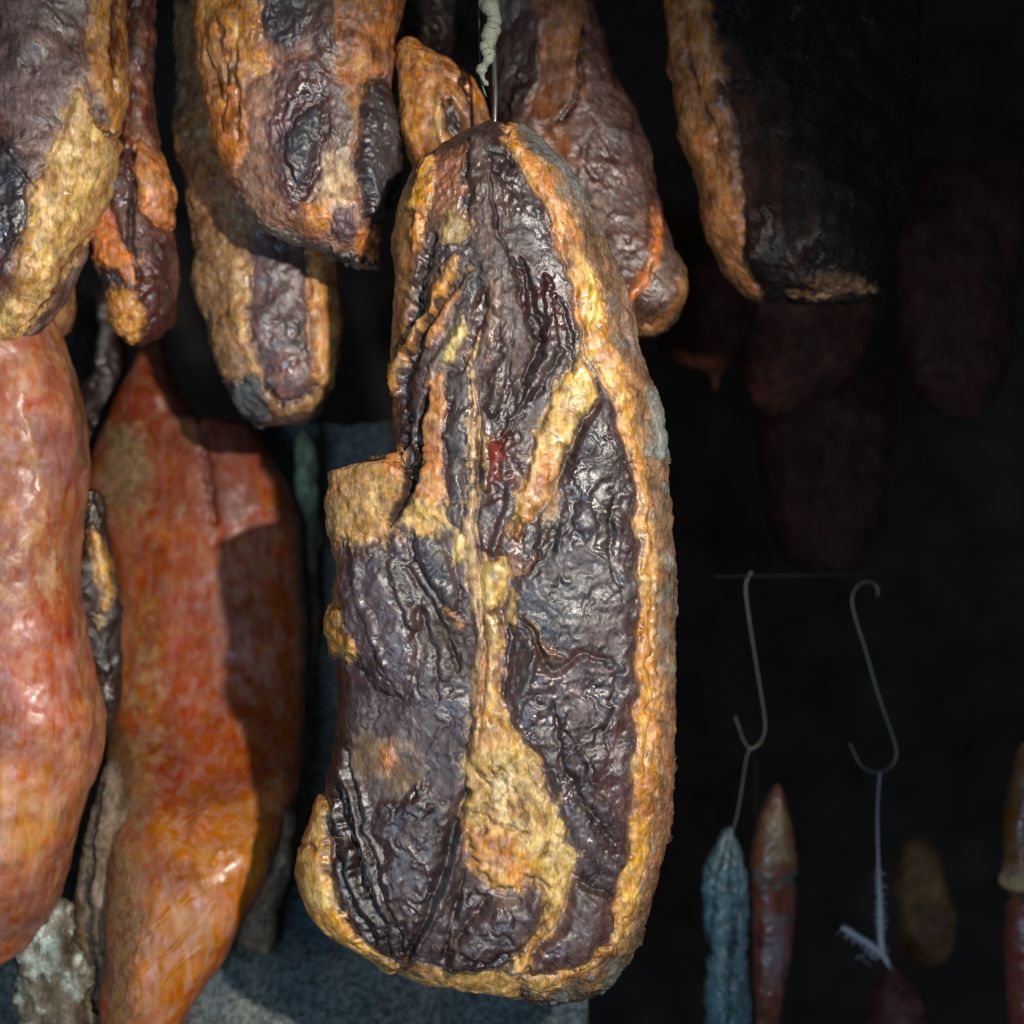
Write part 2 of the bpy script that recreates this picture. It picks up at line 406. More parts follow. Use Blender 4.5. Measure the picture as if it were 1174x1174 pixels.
    for pi, nm in enumerate(sk.names):
        f = F[fp == pi]
        if len(f) < 60: continue
        nm = nm.split('#')[0]
        u, inv = np.unique(f, return_inverse=True); inv = inv.reshape(-1, 4)
        o = make_mesh(kind if single else nm, Vf[u], inv, np.clip(sk.col[u], 0.001, 0.95), np.clip(sk.r[u], 0.08, 1), Nf[u], PART_MAT.get(nm, lean_m), root, loc)
        if single: root = o
    root['label'] = label; root['category'] = cat
    if group: root['group'] = group
    return root, (V2, N2, px, py)

def tube_mesh(name, paths, mat, parent=None, sides=8):
    """paths: list of (points, radii) -> one mesh"""
    vs = []; fs = []
    for pts, rad in paths:
        pts = np.asarray(pts, float); n = len(pts)
        if not hasattr(rad, '__len__'): rad = [rad] * n
        tg = np.gradient(pts, axis=0); tg /= np.linalg.norm(tg, axis=1, keepdims=True) + 1e-12
        ref = np.array([0.0, 1.0, 0.0]); base = len(vs)
        for i in range(n):
            a = np.cross(tg[i], ref)
            if np.linalg.norm(a) < 1e-3: a = np.cross(tg[i], (1, 0, 0))
            a /= np.linalg.norm(a); b = np.cross(tg[i], a)
            for j in range(sides):
                th = 2 * math.pi * j / sides
                vs.append(pts[i] + rad[i] * (a * math.cos(th) + b * math.sin(th)))
        for i in range(n - 1):
            for j in range(sides):
                fs.append((base + i * sides + j, base + i * sides + (j + 1) % sides, base + (i + 1) * sides + (j + 1) % sides, base + (i + 1) * sides + j))
        fs.append(tuple(base + j for j in range(sides))[::-1]); fs.append(tuple(base + (n - 1) * sides + j for j in range(sides)))
    me = bpy.data.meshes.new(name); me.from_pydata([tuple(v) for v in vs], [], fs)
    for p in me.polygons: p.use_smooth = True
    me.materials.append(mat)
    o = bpy.data.objects.new(name, me); C.objects.link(o)
    if parent: o.parent = parent; o.matrix_parent_inverse = parent.matrix_world.inverted()
    return o

def spline(pts, n=8):
    pts = [np.asarray(p, float) for p in pts]; out = []
    for i in range(len(pts) - 1):
        p0 = pts[max(i - 1, 0)]; p1 = pts[i]; p2 = pts[i + 1]; p3 = pts[min(i + 2, len(pts) - 1)]
        for j in range(n):
            t = j / n
            out.append(0.5 * (2 * p1 + (p2 - p0) * t + (2 * p0 - 5 * p1 + 4 * p2 - p3) * t * t + (3 * p1 - p0 - 3 * p2 + p3) * t ** 3))
    out.append(pts[-1]); return np.array(out)

def path(pxpts, Y, n=8):
    return spline([P(p[0], p[1], Y if len(p) < 3 else p[2]) for p in pxpts], n)

def tag(o, label, cat, group=None, kind=None):
    if label: o['label'] = label
    if cat: o['category'] = cat
    if group: o['group'] = group
    if kind: o['kind'] = kind

#SCENE
# ================================================================== the big cured slab in the middle
main_left = [(566,146),(545,152),(530,161),(505,173),(484,186),(470,205),(461,232),(453,270),(448,320),(445,370),(444,420),(447,460),(451,495),(456,519),
             (455,524),(449,528),(440,533),(428,534),(414,530),(400,527),(388,527),(379,533),(374,541),(376,556),(373,575),(380,612),(381,650),(378,682),(376,715),(384,752),(388,790),(385,830),(380,870),
             (371,900),(360,920),(352,950),(346,985),(346,1010),(354,1036),(370,1055),(392,1070),(418,1085),(445,1106),(462,1114),(500,1119),(545,1121),(572,1127),(592,1138),(625,1144.5)]
main_right = [(572,145),(600,150),(628,166),(652,190),(673,222),(690,253),(706,290),(720,326),(731,362),(741,402),(753,440),(765,488),(774,560),(778,650),
              (781,740),(781,800),(777,878),(771,957),(757,1018),(742,1070),(714,1112),(686,1133),(645,1143.5),(640,1144.5)]
fat_in = [(574,148),(600,190),(622,232),(640,278),(652,318),(662,352),(672,400),(690,432),(706,470),(718,512),(728,560),(732,620),(731,680),(729,740),(728,800),
          (727,850),(726,900),(721,950),(712,1000),(707,1030),(704,1060),(692,1086),(666,1102),(630,1114),(596,1119)]
fat_out = [(592,146),(622,180),(652,232),(676,275),(697,320),(716,368),(732,420),(745,462),(754,520),(759,600),(761,700),(760,780),(757,860),(751,950),(741,1010),(727,1060),(708,1094),(680,1116),(640,1133),(600,1137)]

main_right = [(x - (x > 600) * 7, y) for x, y in main_right]; main_left = [(x + (x < 450) * 4, y) for x, y in main_left]
fat_in = [(x + 2, y) for x, y in fat_in]; fat_out = [(x - float(np.interp(y, [150, 230, 330, 490, 560, 700, 1100], [2, 8, 15, 19, 11, 6, 5])), y) for x, y in fat_out]
def paint_main(s):
    LEAN=(72,50,52); GREY=(92,88,96); 
    # broad colour of the lean, grey bloom over brown purple
    s.mottle(70, (98,92,104), .7, -0.3, .5, 3, h=0)
    s.mottle(30, (60,36,38), .6, 0.0, .6, 8)
    s.mottle(14, (118,114,122), .45, .1, .6, 9)
    # ---------------- lower left half
    lower_left = [(378,610),(470,600),(540,640),(552,800),(536,900),(520,1000),(470,1100),(400,1060),(375,900),(380,700)]
    s.fibre(-8, 60, 7, 1.1, lower_left, 5, .25, bend=22)
    s.poly([(388,628),(412,614),(440,618),(462,650),(476,700),(480,760),(462,800),(430,790),(402,740),(390,690)], (96,84,98), soft=12, dome=11, dw=38, warp=6, rough=.30, rim=1.2)
    s.poly([(410,640),(436,632),(450,690),(452,730),(430,740),(414,700)], (104,108,122), soft=14, warp=8, rough=.24)  # bluish highlight on the bulge, painted as colour
    s.fibre(-6, 90, 8, .9, [(390,630),(470,650),(480,760),(400,760)], 15, .15, bend=10)
    s.poly([(444,612),(458,610),(474,664),(488,720),(470,728),(452,670)], (84,90,100), soft=4, dome=5, dw=12, warp=3, rough=.3, rim=2)
    s.poly([(474,612),(500,608),(520,650),(527,700),(512,702),(492,668),(476,640)], (74,80,88), soft=4, dome=8, dw=18, warp=3, rough=.34, rim=3)
    s.fibre(-32, 60, 5, 1.2, [(474,612),(500,608),(527,700),(512,702),(476,640)], 25, .4, bend=4)
    s.poly([(470,690),(500,690),(534,720),(540,800),(530,820),(500,800),(474,740)], (74,54,54), soft=8, warp=8)
    s.fibre(14, 50, 6, 1.6, [(460,680),(536,700),(540,830),(470,800)], 26, .4, bend=14)
    s.stroke([(470,652),(492,690),(512,730),(524,770)], [3,6,5,3], (50,34,34), h=-6, warp=5)
    s.stroke([(482,700),(500,745),(505,800)], [3,5,3], (60,38,34), h=-4, warp=6)
    s.poly([(390,770),(470,790),(540,800),(536,900),(500,960),(440,900),(394,870)], (88,80,88), soft=24, warp=14, alpha=.75)
    s.poly([(420,796),(520,800),(520,850),(440,850)], (106,102,112), soft=24, warp=16, alpha=.6)
    s.poly([(402,838),(440,850),(474,858),(486,890),(456,912),(424,900),(408,874)], (150,116,74), soft=18, warp=16, alpha=.6, rough=.6)
    s.poly([(434,858),(452,856),(460,872),(446,886),(434,876)], (176,112,66), soft=4, warp=4, h=2.5, rough=.5, rim=2)
    s.poly([(380,760),(396,770),(402,860),(400,930),(430,1040),(455,1096),(440,1096),(400,1050),(386,960),(378,900)], (58,32,32), soft=8, warp=6, rough=.28)
    for pts in ([(388,880),(394,940),(410,990),(432,1060),(458,1104)], [(378,915),(386,970),(402,1022),(428,1078)], [(402,860),(412,940),(430,1000),(452,1060),(466,1100)],
                [(396,900),(402,960),(418,1010),(445,1075)]):
        s.stroke(pts, [2,4.5,5,4,2], (46,28,30), h=-5, warp=5, rough=.3)
    for pts in ([(382,900),(391,960),(406,1010),(436,1070)], [(396,880),(408,950),(424,1000),(446,1056)], [(416,900),(424,960),(440,1010),(458,1060)], [(410,640),(420,700),(446,760)]):
        s.stroke(pts, [3,5,6,4], None, h=4.5, warp=5, rough=.25)
    s.poly([(430,920),(500,900),(520,950),(500,1030),(470,1090),(440,1010)], (70,50,54), soft=14, warp=10, dome=6, dw=26, rough=.32)
    s.poly([(455,950),(490,945),(500,990),(478,1050),(462,1010)], (98,92,100), soft=12, warp=10, alpha=.7)
    # vein-like ridge and clefts running to the bottom knot
    s.stroke([(536,905),(528,930),(514,975),(500,1020),(478,1075),(466,1106)], [5,9,10,9,7,4], (44,36,38), h=-11, warp=4)
    s.stroke([(534,952),(520,985),(510,1020),(500,1045),(482,1080),(468,1108)], [5,7,7,6,5,4], (100,104,112), h=9, warp=3, rough=.3)
    s.stroke([(505,1040),(514,1062),(520,1090)], [3,9,6], (96,86,76), h=3, warp=4)
    s.stroke([(532,1000),(520,1045),(508,1100)], [4,7,4], (52,42,40), h=-7, warp=4)
    # ---------------- bottom muscles
    bm = [(543,1052),(560,1028),(591,1034),(614,1006),(629,1020),(630,1052),(612,1078),(577,1106),(545,1115),(506,1112),(528,1076)]
    s.poly(bm, (84,60,62), part='muscle#1', soft=3, dome=13, dw=34, warp=4, rough=.32, rim=4)
    s.poly([(552,1042),(590,1040),(622,1030),(620,1060),(590,1078),(556,1076)], (84,68,74), soft=10, warp=8)
    s.poly([(558,1018),(600,1014),(606,1036),(572,1042)], (150,145,140), soft=7, warp=8, rough=.22, alpha=.8)
    br = [(655,1008),(693,1026),(705,1052),(702,1080),(676,1106),(640,1114),(612,1118),(605,1106),(632,1072),(652,1050)]
    s.poly(br, (88,60,62), part='muscle#2', soft=3, dome=14, dw=34, warp=4, rough=.34, rim=4)
    s.fibre(40, 40, 5, 1.2, bm, 33, .3, tint=(120,110,110)); s.fibre(30, 40, 5, 1.2, br, 34, .25, tint=(120,105,108))
    s.stroke([(524,1090),(560,1098),(600,1078)], [3,5,3], (56,36,38), h=-3, warp=6)
    # ---------------- right lower muscle
    right = [(672,452),(700,470),(716,520),(727,580),(731,660),(729,760),(727,880),(716,975),(704,1030),(655,1006),(642,960),(628,900),(600,850),(590,790),(586,720),(600,660),(640,590),(655,520)]
    s.poly(right, (80,76,86), part='muscle#3', soft=8, warp=8, dome=9, dw=44, alpha=.75, rough=.33)
    s.fibre(-4, 38, 9, 1.6, right, 43, .3, bend=24)
    s.mottle(10, (54,56,66), .55, .1, .5, 71, right)
    s.mottle(20, (118,116,128), .6, .05, .5, 72, right, rough=.26)
    s.mottle(34, (70,44,44), .65, .1, .5, 73, right)
    s.poly([(664,470),(700,500),(712,560),(690,620),(650,640),(610,650),(640,590)], (64,66,78), soft=14, warp=12, alpha=.7, rough=.3)
    s.poly([(600,650),(650,610),(690,640),(686,720),(650,740),(604,720)], (74,88,100), soft=18, warp=14, alpha=.8, rough=.32)
    s.poly([(655,578),(680,574),(688,600),(672,625),(656,606)], (92,104,124), soft=6, dome=5, dw=14, warp=5, rough=.3, rim=2)
    s.poly([(700,650),(728,650),(729,706),(712,712)], (92,108,116), soft=7, warp=7, alpha=.75)
    s.poly([(660,740),(720,730),(722,860),(690,880),(650,820)], (88,76,84), soft=20, warp=14, alpha=.8)
    s.poly([(700,800),(726,800),(724,960),(712,1010),(696,960),(690,880)], (96,64,68), soft=14, warp=10, alpha=.8)
    s.poly([(710,845),(727,843),(727,884),(712,882)], (74,92,104), soft=2.5, warp=3)
    s.stroke([(603,712),(612,730),(618,752),(630,772),(650,762),(672,744),(690,752)], [4,5,6,6,5,4,3], (88,56,44), h=-8, warp=6)
    s.stroke([(606,706),(618,728),(626,748),(644,752)], [3,4,4,3], (150,120,84), h=4, warp=6, alpha=.6)
    s.stroke([(690,740),(700,790),(688,830),(700,870)], [2,4,4,2], (56,44,50), h=-4, warp=8)
    s.stroke([(612,740),(604,780),(596,820),(606,860)], [3,5,5,3], (88,96,108), h=4, warp=6)
    s.stroke([(642,900),(660,930),(680,970),(700,1000)], [8,12,12,6], (106,116,130), h=5, warp=8, rough=.22, alpha=.8)  # bulging ridge, its diagonal highlight put into the blue-grey colour
    s.stroke([(628,810),(640,860),(668,910),(694,960)], [3,5,5,3], (60,48,54), h=-5, warp=9)
    s.stroke([(650,840),(672,872),(690,918),(702,960)], [2,4,4,2], None, h=3.5, warp=9)
    s.stroke([(700,560),(706,600),(700,650),(712,690)], [2,4,4,2], (50,46,54), h=-4, warp=9)
    # ---------------- upper part
    upper = [(500,170),(560,155),(600,195),(640,290),(665,380),(670,450),(640,530),(600,600),(560,600),(520,480),(460,440),(480,260)]
    s.poly(upper, (84,70,70), soft=12, warp=10, alpha=.6)
    s.fibre(-7, 60, 6, 1.4, upper, 51, .35, tint=(120,106,98), bend=16)
    # left side fat, folded
    s.poly([(470,190),(500,172),(500,232),(489,252),(486,278),(470,330),(456,440),(452,500),(430,470),(436,300),(455,215)], (150,104,58), soft=5, warp=5, part='fat_layer', rough=.38)
    s.fibre(3, 70, 6, .9, [(440,190),(490,180),(490,300),(455,500),(436,480)], 52, .3)
    s.poly([(484,184),(500,176),(500,230),(490,250),(486,276),(474,290),(474,250),(468,232)], (226,156,62), soft=4, dome=6, dw=10, warp=4, part='fat_layer', rough=.3)
    s.stroke([(466,246),(476,244),(490,252)], 3, (130,70,44), h=-4, warp=2)
    s.poly([(500,176),(534,166),(538,219),(514,246),(500,264),(500,230)], (122,68,50), soft=4, warp=5, rough=.3)
    s.fibre(12, 30, 5, 1.6, [(500,176),(534,166),(538,219),(500,264)], 53, .5, tint=(160,110,84))
    s.stroke([(500,268),(490,300),(478,340),(464,380),(456,410)], [4,9,11,9,5], (70,42,32), h=-14, warp=4)  # groove where the ridge casts shadow, the darkness also painted in
    s.stroke([(536,176),(534,200),(540,225),(534,250)], [3,6,6,3], (58,60,66), h=-5, warp=4)
    # central grey shoulder
    s.stroke([(546,166),(552,210),(560,270),(572,320),(590,370),(592,400),(570,440),(562,470)], [10,20,22,20,18,16,14,10], (104,92,90), h=8, warp=7, rough=.48, sharp=.5)
    s.fibre(-8, 60, 4, 1.2, [(530,170),(575,190),(600,380),(570,470),(545,420),(545,300)], 55, .3, tint=(140,128,118), bend=10)
    s.stroke([(560,200),(566,250),(588,300),(600,350)], [2,4,4,2], (48,36,38), h=-6, warp=6)
    s.poly([(560,176),(586,184),(606,222),(600,240),(580,215),(562,200)], (60,40,44), soft=6, warp=5, dome=-2, dw=10)
    s.stroke([(560,172),(576,172),(588,184)], 5, (34,24,28), h=-5, warp=3)
    s.poly([(596,212),(616,240),(640,296),(650,350),(636,330),(616,300),(598,270)], (78,90,98), soft=7, warp=7, alpha=.85, rough=.32)
    s.poly([(588,290),(610,300),(648,340),(664,390),(650,420),(628,410),(610,380),(594,340)], (78,34,36), soft=9, warp=8, rough=.26)
    s.poly([(626,244),(642,270),(656,318),(660,360),(650,330),(636,286)], (124,72,60), soft=4, warp=3, rough=.34)
    s.stroke([(600,300),(612,350),(618,390),(600,440)], [3,6,7,4], (52,24,28), h=-8, warp=6, rough=.25)
    s.stroke([(624,320),(634,370),(628,410),(600,460),(580,500)], [4,7,9,8,5], None, h=6, warp=6, rough=.2)
    s.poly([(636,384),(650,400),(636,446),(600,490),(566,500),(560,470),(600,440)], (88,92,104), soft=10, warp=10, alpha=.8, rough=.3)
    for pts in ([(640,340),(652,380),(660,410)], [(610,330),(622,372),(618,420),(590,470)], [(588,390),(580,430),(566,480)], [(646,400),(622,440),(590,480),(574,520)]):
        s.stroke(pts, [2.5,4.5,3], (54,36,40), h=-4.5, warp=7)
    # crusty folds on the left
    s.poly([(512,246),(538,244),(540,272),(520,284),(508,276)], (158,134,86), soft=5, warp=7, h=3, rough=.6, grain=2.5)
    s.poly([(510,280),(545,276),(548,304),(520,312),(504,300)], (78,90,100), soft=5, warp=7, dome=4, dw=10, rough=.35)
    s.stroke([(528,300),(510,326),(496,352),(482,378),(466,400),(458,430),(457,450)], [9,10,9,8,8,7,5], (196,136,60), h=10, warp=6, part='fat_layer', rough=.34, grain=3)
    s.stroke([(540,310),(522,346),(506,372),(494,396)], [5,6,7,5], (180,116,56), h=6, warp=5, rough=.34, grain=2, part='fat_layer')
    s.stroke([(520,326),(500,360),(480,396),(466,440),(464,480)], [3,5,6,7,6], (62,38,32), h=-10, warp=5)
    s.poly([(534,316),(556,304),(566,316),(550,336),(540,360),(528,350)], (86,96,98), soft=4, warp=5, h=4, rough=.4)
    s.poly([(553,330),(562,332),(556,372),(546,408),(533,410),(538,374)], (78,30,30), soft=4, warp=3, h=-5, rough=.28)
    s.poly([(562,324),(574,320),(576,360),(568,392),(556,410),(558,370)], (140,108,92), soft=3, warp=4, h=4, rough=.45)
    s.stroke([(552,376),(546,396),(540,416)], 2.4, (190,160,110), h=3, warp=3)
    s.poly([(532,360),(534,388),(520,412),(505,420),(518,392)], (214,190,110), soft=2.5, warp=4, h=4, part='fat_layer', rough=.36)
    s.stroke([(512,396),(496,420),(488,440)], [5,6,4], (120,96,84), h=5, warp=4)
    # upright ridges below the folds
    s.poly([(490,432),(508,426),(512,480),(512,560),(505,592),(476,590),(480,540),(486,490)], (186,122,70), soft=4, warp=6, h=5, part='fat_layer', rough=.42, grain=3)
    s.poly([(494,530),(506,528),(506,548),(496,552)], (206,116,52), soft=4, warp=3, h=2)
    s.poly([(512,426),(536,420),(540,480),(536,560),(530,604),(516,600),(512,540)], (84,92,100), soft=4, warp=5, dome=6, dw=12, rough=.4, grain=2, rim=2)
    s.stroke([(490,440),(484,480),(478,520),(470,560)], [3,6,7,5], (48,30,26), h=-12, warp=4)
    s.stroke([(540,420),(545,460),(541,500),(543,560),(540,600),(541,650),(545,700)], [4,6,6,7,7,7,5], (206,172,134), h=6, warp=4, part='fat_seam', rough=.36)
    s.stroke([(546,440),(550,500),(549,560),(547,600),(552,650)], [2,3,3,3,2], (70,40,38), h=-6, warp=3)
    s.stroke([(553,500),(558,530),(558,562)], [4,6,4], (202,164,96), h=5, warp=3, part='fat_seam', rough=.36)
    s.poly([(560,498),(590,490),(596,560),(580,640),(560,640),(556,580)], (88,44,38), soft=6, warp=6, rough=.28)
    s.poly([(562,508),(575,506),(588,550),(577,561),(566,542)], (128,36,28), soft=2.5, warp=3, h=-3, rough=.16, rim=-2)
    s.stroke([(578,530),(586,570),(576,600),(566,630)], [4,7,7,4], (88,92,102), h=5, warp=5, rough=.2)
    # ochre wedge
    s.poly([(668,404),(682,432),(684,458),(664,482),(650,520),(632,560),(612,590),(592,618),(582,606),(594,560),(610,512),(626,468),(650,432)], (202,158,88), soft=3, warp=6, h=4, dome=3, dw=14, part='fat_layer', rough=.42, grain=2, rim=3)
    s.fibre(22, 50, 5, 1.0, [(668,404),(684,458),(632,560),(590,618),(582,606),(610,512)], 61, .3, tint=(232,196,128))
    s.poly([(618,520),(640,520),(632,556),(606,594),(592,600),(604,560)], (196,120,66), soft=8, warp=7, alpha=.8)
    s.poly([(664,440),(682,440),(682,464),(664,470)], (178,140,50), soft=5, warp=6, grain=3, rough=.6, alpha=.7)
    s.stroke([(688,436),(680,470),(660,500),(648,534),(634,566)], [4,6,6,6,4], (58,38,34), h=-7, warp=5)
    s.stroke([(596,600),(588,640),(596,660),(606,650),(622,620),(636,590)], [6,9,8,8,7,5], (128,74,50), h=3, warp=6, grain=3)
    s.stroke([(630,552),(636,575),(624,600),(616,624)], [5,8,7,5], (150,112,66), h=4, warp=7, grain=4, rough=.6)
    s.poly([(614,590),(634,596),(640,630),(616,640),(604,620)], (48,50,58), soft=6, warp=8, rough=.22, grain=4, alpha=.8)
    # jutting flap on the left
    s.poly([(366,530),(391,522),(434,530),(465,545),(468,566),(452,598),(440,613),(418,617),(393,622),(372,604)], (196,146,84), soft=4, warp=8, h=3, part='dried_flap', rough=.62, grain=4.5)
    s.mottle(14, (206,132,72), .8, .0, .5, 81, [(378,545),(400,540),(440,556),(450,580),(410,580),(385,570)])
    s.mottle(8, (120,98,70), .7, .15, .6, 82, [(366,530),(434,530),(468,566),(440,613),(375,622)])
    s.mottle(6, (222,200,150), .7, .2, .6, 83, [(366,530),(434,530),(468,566),(440,613),(375,622)])
    s.mottle(11, (214,120,70), .8, .05, .5, 84, [(372,536),(398,530),(404,552),(390,575),(374,570)])
    s.mottle(9, (170,104,84), .7, .0, .5, 85, [(400,560),(450,560),(440,590),(400,596)])
    for q0, q1, ww in (((384,612),(386,640),6), ((402,612),(406,634),5), ((424,608),(428,632),6), ((378,600),(377,660),5), ((446,596),(458,626),4), ((440,604),(446,640),3)):
        s.stroke([q0, ((q0[0]+q1[0])/2+2, (q0[1]+q1[1])/2), q1], [ww, ww*.8, 1.5], (190,142,82), h=2, warp=8, part='dried_flap', rough=.6, grain=2)
    s.poly([(438,534),(452,516),(459,508),(463,540),(452,544)], (196,120,50), soft=2.5, warp=3, h=3, part='dried_flap')
    s.stroke([(466,500),(468,530),(470,556),(458,580),(446,604)], [5,8,7,6,4], (40,26,22), h=-16, warp=4)
    s.poly([(472,572),(512,574),(514,606),(490,612),(462,606)], (200,160,88), soft=4, warp=6, h=3, part='fat_layer', rough=.5, grain=3.5)
    s.poly([(518,612),(532,610),(535,640),(524,646)], (206,170,90), soft=3, warp=3, dome=4, dw=7, rough=.36)
    s.stroke([(508,700),(522,706),(530,712)], 4.5, (204,140,56), h=3, warp=3)
    s.poly([(372,620),(390,622),(396,660),(394,700),(374,700)], (150,104,72), soft=4, warp=5, part='fat_layer', rough=.45)
    s.poly([(370,698),(384,694),(400,712),(414,736),(406,756),(386,756),(370,740)], (206,146,66), soft=3, warp=6, dome=7, dw=12, part='fat_layer', rough=.45, grain=4)
    # ---------------- central seam
    s.poly([(556,644),(575,638),(586,656),(576,686),(564,708),(553,694),(550,664)], (206,174,100), soft=3, dome=8, dw=14, warp=2.5, part='fat_seam', rough=.34, rim=2)
    s.poly([(580,684),(592,680),(600,700),(588,720),(574,716)], (176,140,72), soft=4, dome=4, dw=8, warp=5, part='fat_seam', rough=.5, grain=3)
    s.stroke([(563,700),(562,740),(560,780),(562,820),(566,860)], [10,13,14,19,26], (204,160,96), h=8, warp=4, part='fat_seam', rough=.38, grain=1.5)
    s.stroke([(546,700),(548,740),(545,790),(548,830)], [4,5,5,4], (196,164,132), h=4, warp=3, part='fat_seam', rough=.4)
    s.stroke([(553,700),(556,760),(553,810),(549,850)], [2,3.5,3.5,2], (150,84,44), h=-4.5, warp=3)
    s.stroke([(576,720),(574,780),(580,830)], [2,4,3], (178,116,66), h=-3.5, warp=4)
    s.stroke([(586,720),(582,760),(580,800)], [3,5,4], (60,42,40), h=-7, warp=4)
    mass = [(540,830),(556,812),(584,816),(596,842),(616,870),(634,915),(652,957),(659,992),(650,1014),(652,1044),(628,1070),(612,1092),(602,1114),(570,1120),(592,1092),(620,1066),(628,1042),(622,1008),(606,1004),(591,1018),(567,1016),(548,996),(536,957),(532,902),(538,860)]
    s.poly(mass, (210,170,98), soft=3, dome=10, dw=30, warp=5, part='fat_seam', rough=.42, grain=2.2, rim=3)
    s.mottle(22, (226,206,156), .9, -.1, .4, 91, [(556,850),(610,868),(640,930),(655,990),(620,970),(580,940),(545,880)], h=1)
    s.mottle(12, (150,134,96), .8, .05, .5, 92, [(560,870),(612,880),(640,930),(640,980),(600,930),(570,930)])
    s.poly([(536,940),(575,950),(600,972),(612,1000),(590,1016),(566,1014),(546,994)], (214,138,62), soft=10, warp=10, alpha=.85)
    s.poly([(540,820),(578,818),(590,856),(560,870),(540,860)], (190,134,80), soft=8, warp=8, alpha=.7)
    for pts in ([(552,880),(560,920),(556,960)], [(580,880),(592,920),(600,960)], [(600,880),(620,930),(632,980)], [(546,930),(580,944),(606,966)], [(566,860),(572,900),(584,940)]):
        s.stroke(pts, [2,3.6,2], (150,110,62), h=-4, warp=10)
    s.poly([(636,1040),(650,1040),(628,1068),(612,1090),(602,1112),(576,1118),(596,1090),(622,1064)], (214,150,76), soft=3, warp=3, alpha=.8)
    # ---------------- left fat bulb and bottom edge
    s.poly([(368,906),(378,925),(379,960),(378,998),(386,1028),(402,1064),(428,1088),(456,1100),(452,1122),(414,1096),(370,1066),(338,1030),(334,980),(350,930)], (206,148,66), soft=3, dome=7, dw=16, warp=4, part='fat_layer#bulb', rough=.3, rim=3, grain=2)
    s.mottle(16, (236,196,116), .9, -.1, .4, 95, [(356,930),(376,940),(378,1000),(384,1030),(360,1040),(350,1000)])
    s.poly([(340,940),(352,930),(350,980),(352,1020),(342,1030),(334,985)], (96,52,34), soft=5, warp=5)
    s.stroke([(350,966),(364,972),(378,966)], 4, (128,74,40), h=-4, warp=3)
    s.poly([(440,1100),(470,1104),(520,1114),(575,1117),(600,1119),(600,1150),(450,1130)], (196,144,82), soft=3, warp=4, part='fat_layer', rough=.38, grain=3)
    s.poly([(456,1092),(470,1098),(462,1114),(448,1106)], (90,66,56), soft=4, warp=4, grain=3)
    # ---------------- fat rim and rind down the right
    rim = fat_in + [(598,1160),(700,1150),(800,1050),(820,700),(800,440),(730,250),(650,150),(590,120)]
    s.poly(rim, (196,134,58), soft=2.5, warp=4, h=1, part='fat_layer#rim', rough=.36, rim=4, grain=1)
    s.mottle(16, (226,186,110), .8, -.05, .45, 101, rim)
    s.mottle(30, (184,118,58), .55, .0, .45, 102, rim)
    s.fibre(0, 60, 7, 1.5, rim, 103, .15, bend=8)
    s.poly([(668,300),(674,340),(674,376),(684,366),(684,350),(676,300)], (238,204,112), soft=3, warp=2, dome=4, dw=7, rough=.25)
    s.poly([(576,150),(600,180),(632,236),(650,270),(656,262),(636,220),(606,170)], (196,124,58), soft=4, warp=3)
    s.poly([(728,940),(745,940),(740,1010),(720,1064),(700,1094),(706,1040)], (220,162,70), soft=5, warp=4)
    s.stroke([(742,470),(748,540),(747,620),(746,700),(744,790),(742,880)], [2,4,4,4,4,2], (176,116,52), h=-4.5, warp=8)
    rind = fat_out + [(598,1165),(700,1160),(810,1050),(830,700),(810,440),(740,250),(660,140),(600,120)]
    s.poly(rind, (112,80,54), soft=4, warp=6, h=-1, part='rind', rough=.55, rim=2.5, grain=1.6)
    s.mottle(26, (158,108,62), .7, .05, .5, 111, rind)
    s.mottle(12, (92,72,58), .8, .05, .5, 112, rind)
    s.mottle(20, (112,116,112), .7, .1, .5, 113, rind)
    s.poly([(590,140),(620,158),(652,190),(676,224),(680,248),(664,236),(640,200),(606,168)], (100,108,108), soft=6, warp=6, alpha=.9)
    s.poly([(690,290),(708,294),(730,362),(745,430),(735,440),(716,372)], (128,94,76), soft=6, warp=6, alpha=.7)
    s.poly([(736,440),(752,446),(766,500),(768,530),(756,520),(745,470)], (118,130,126), soft=5, warp=6, alpha=.8)
    s.poly([(762,800),(790,800),(770,960),(748,1060),(742,1010),(758,900)], (156,98,60), soft=6, warp=6, alpha=.6)
    s.fibre(0, 60, 5, 1.3, rind, 114, .25, bend=8)

main, mainsurf = piece('smoked_pork_slab', 'large cured slab in the middle with a yellow fat seam and rind rim, hung on a steel wire', 'smoked meat',
    main_left, main_right, 0.0, 0.046, (78,54,56), paint_main, res=1.5, rough=.42, nexp=2.5, rt=90, big=1.8, micro=.75, smooth=2)

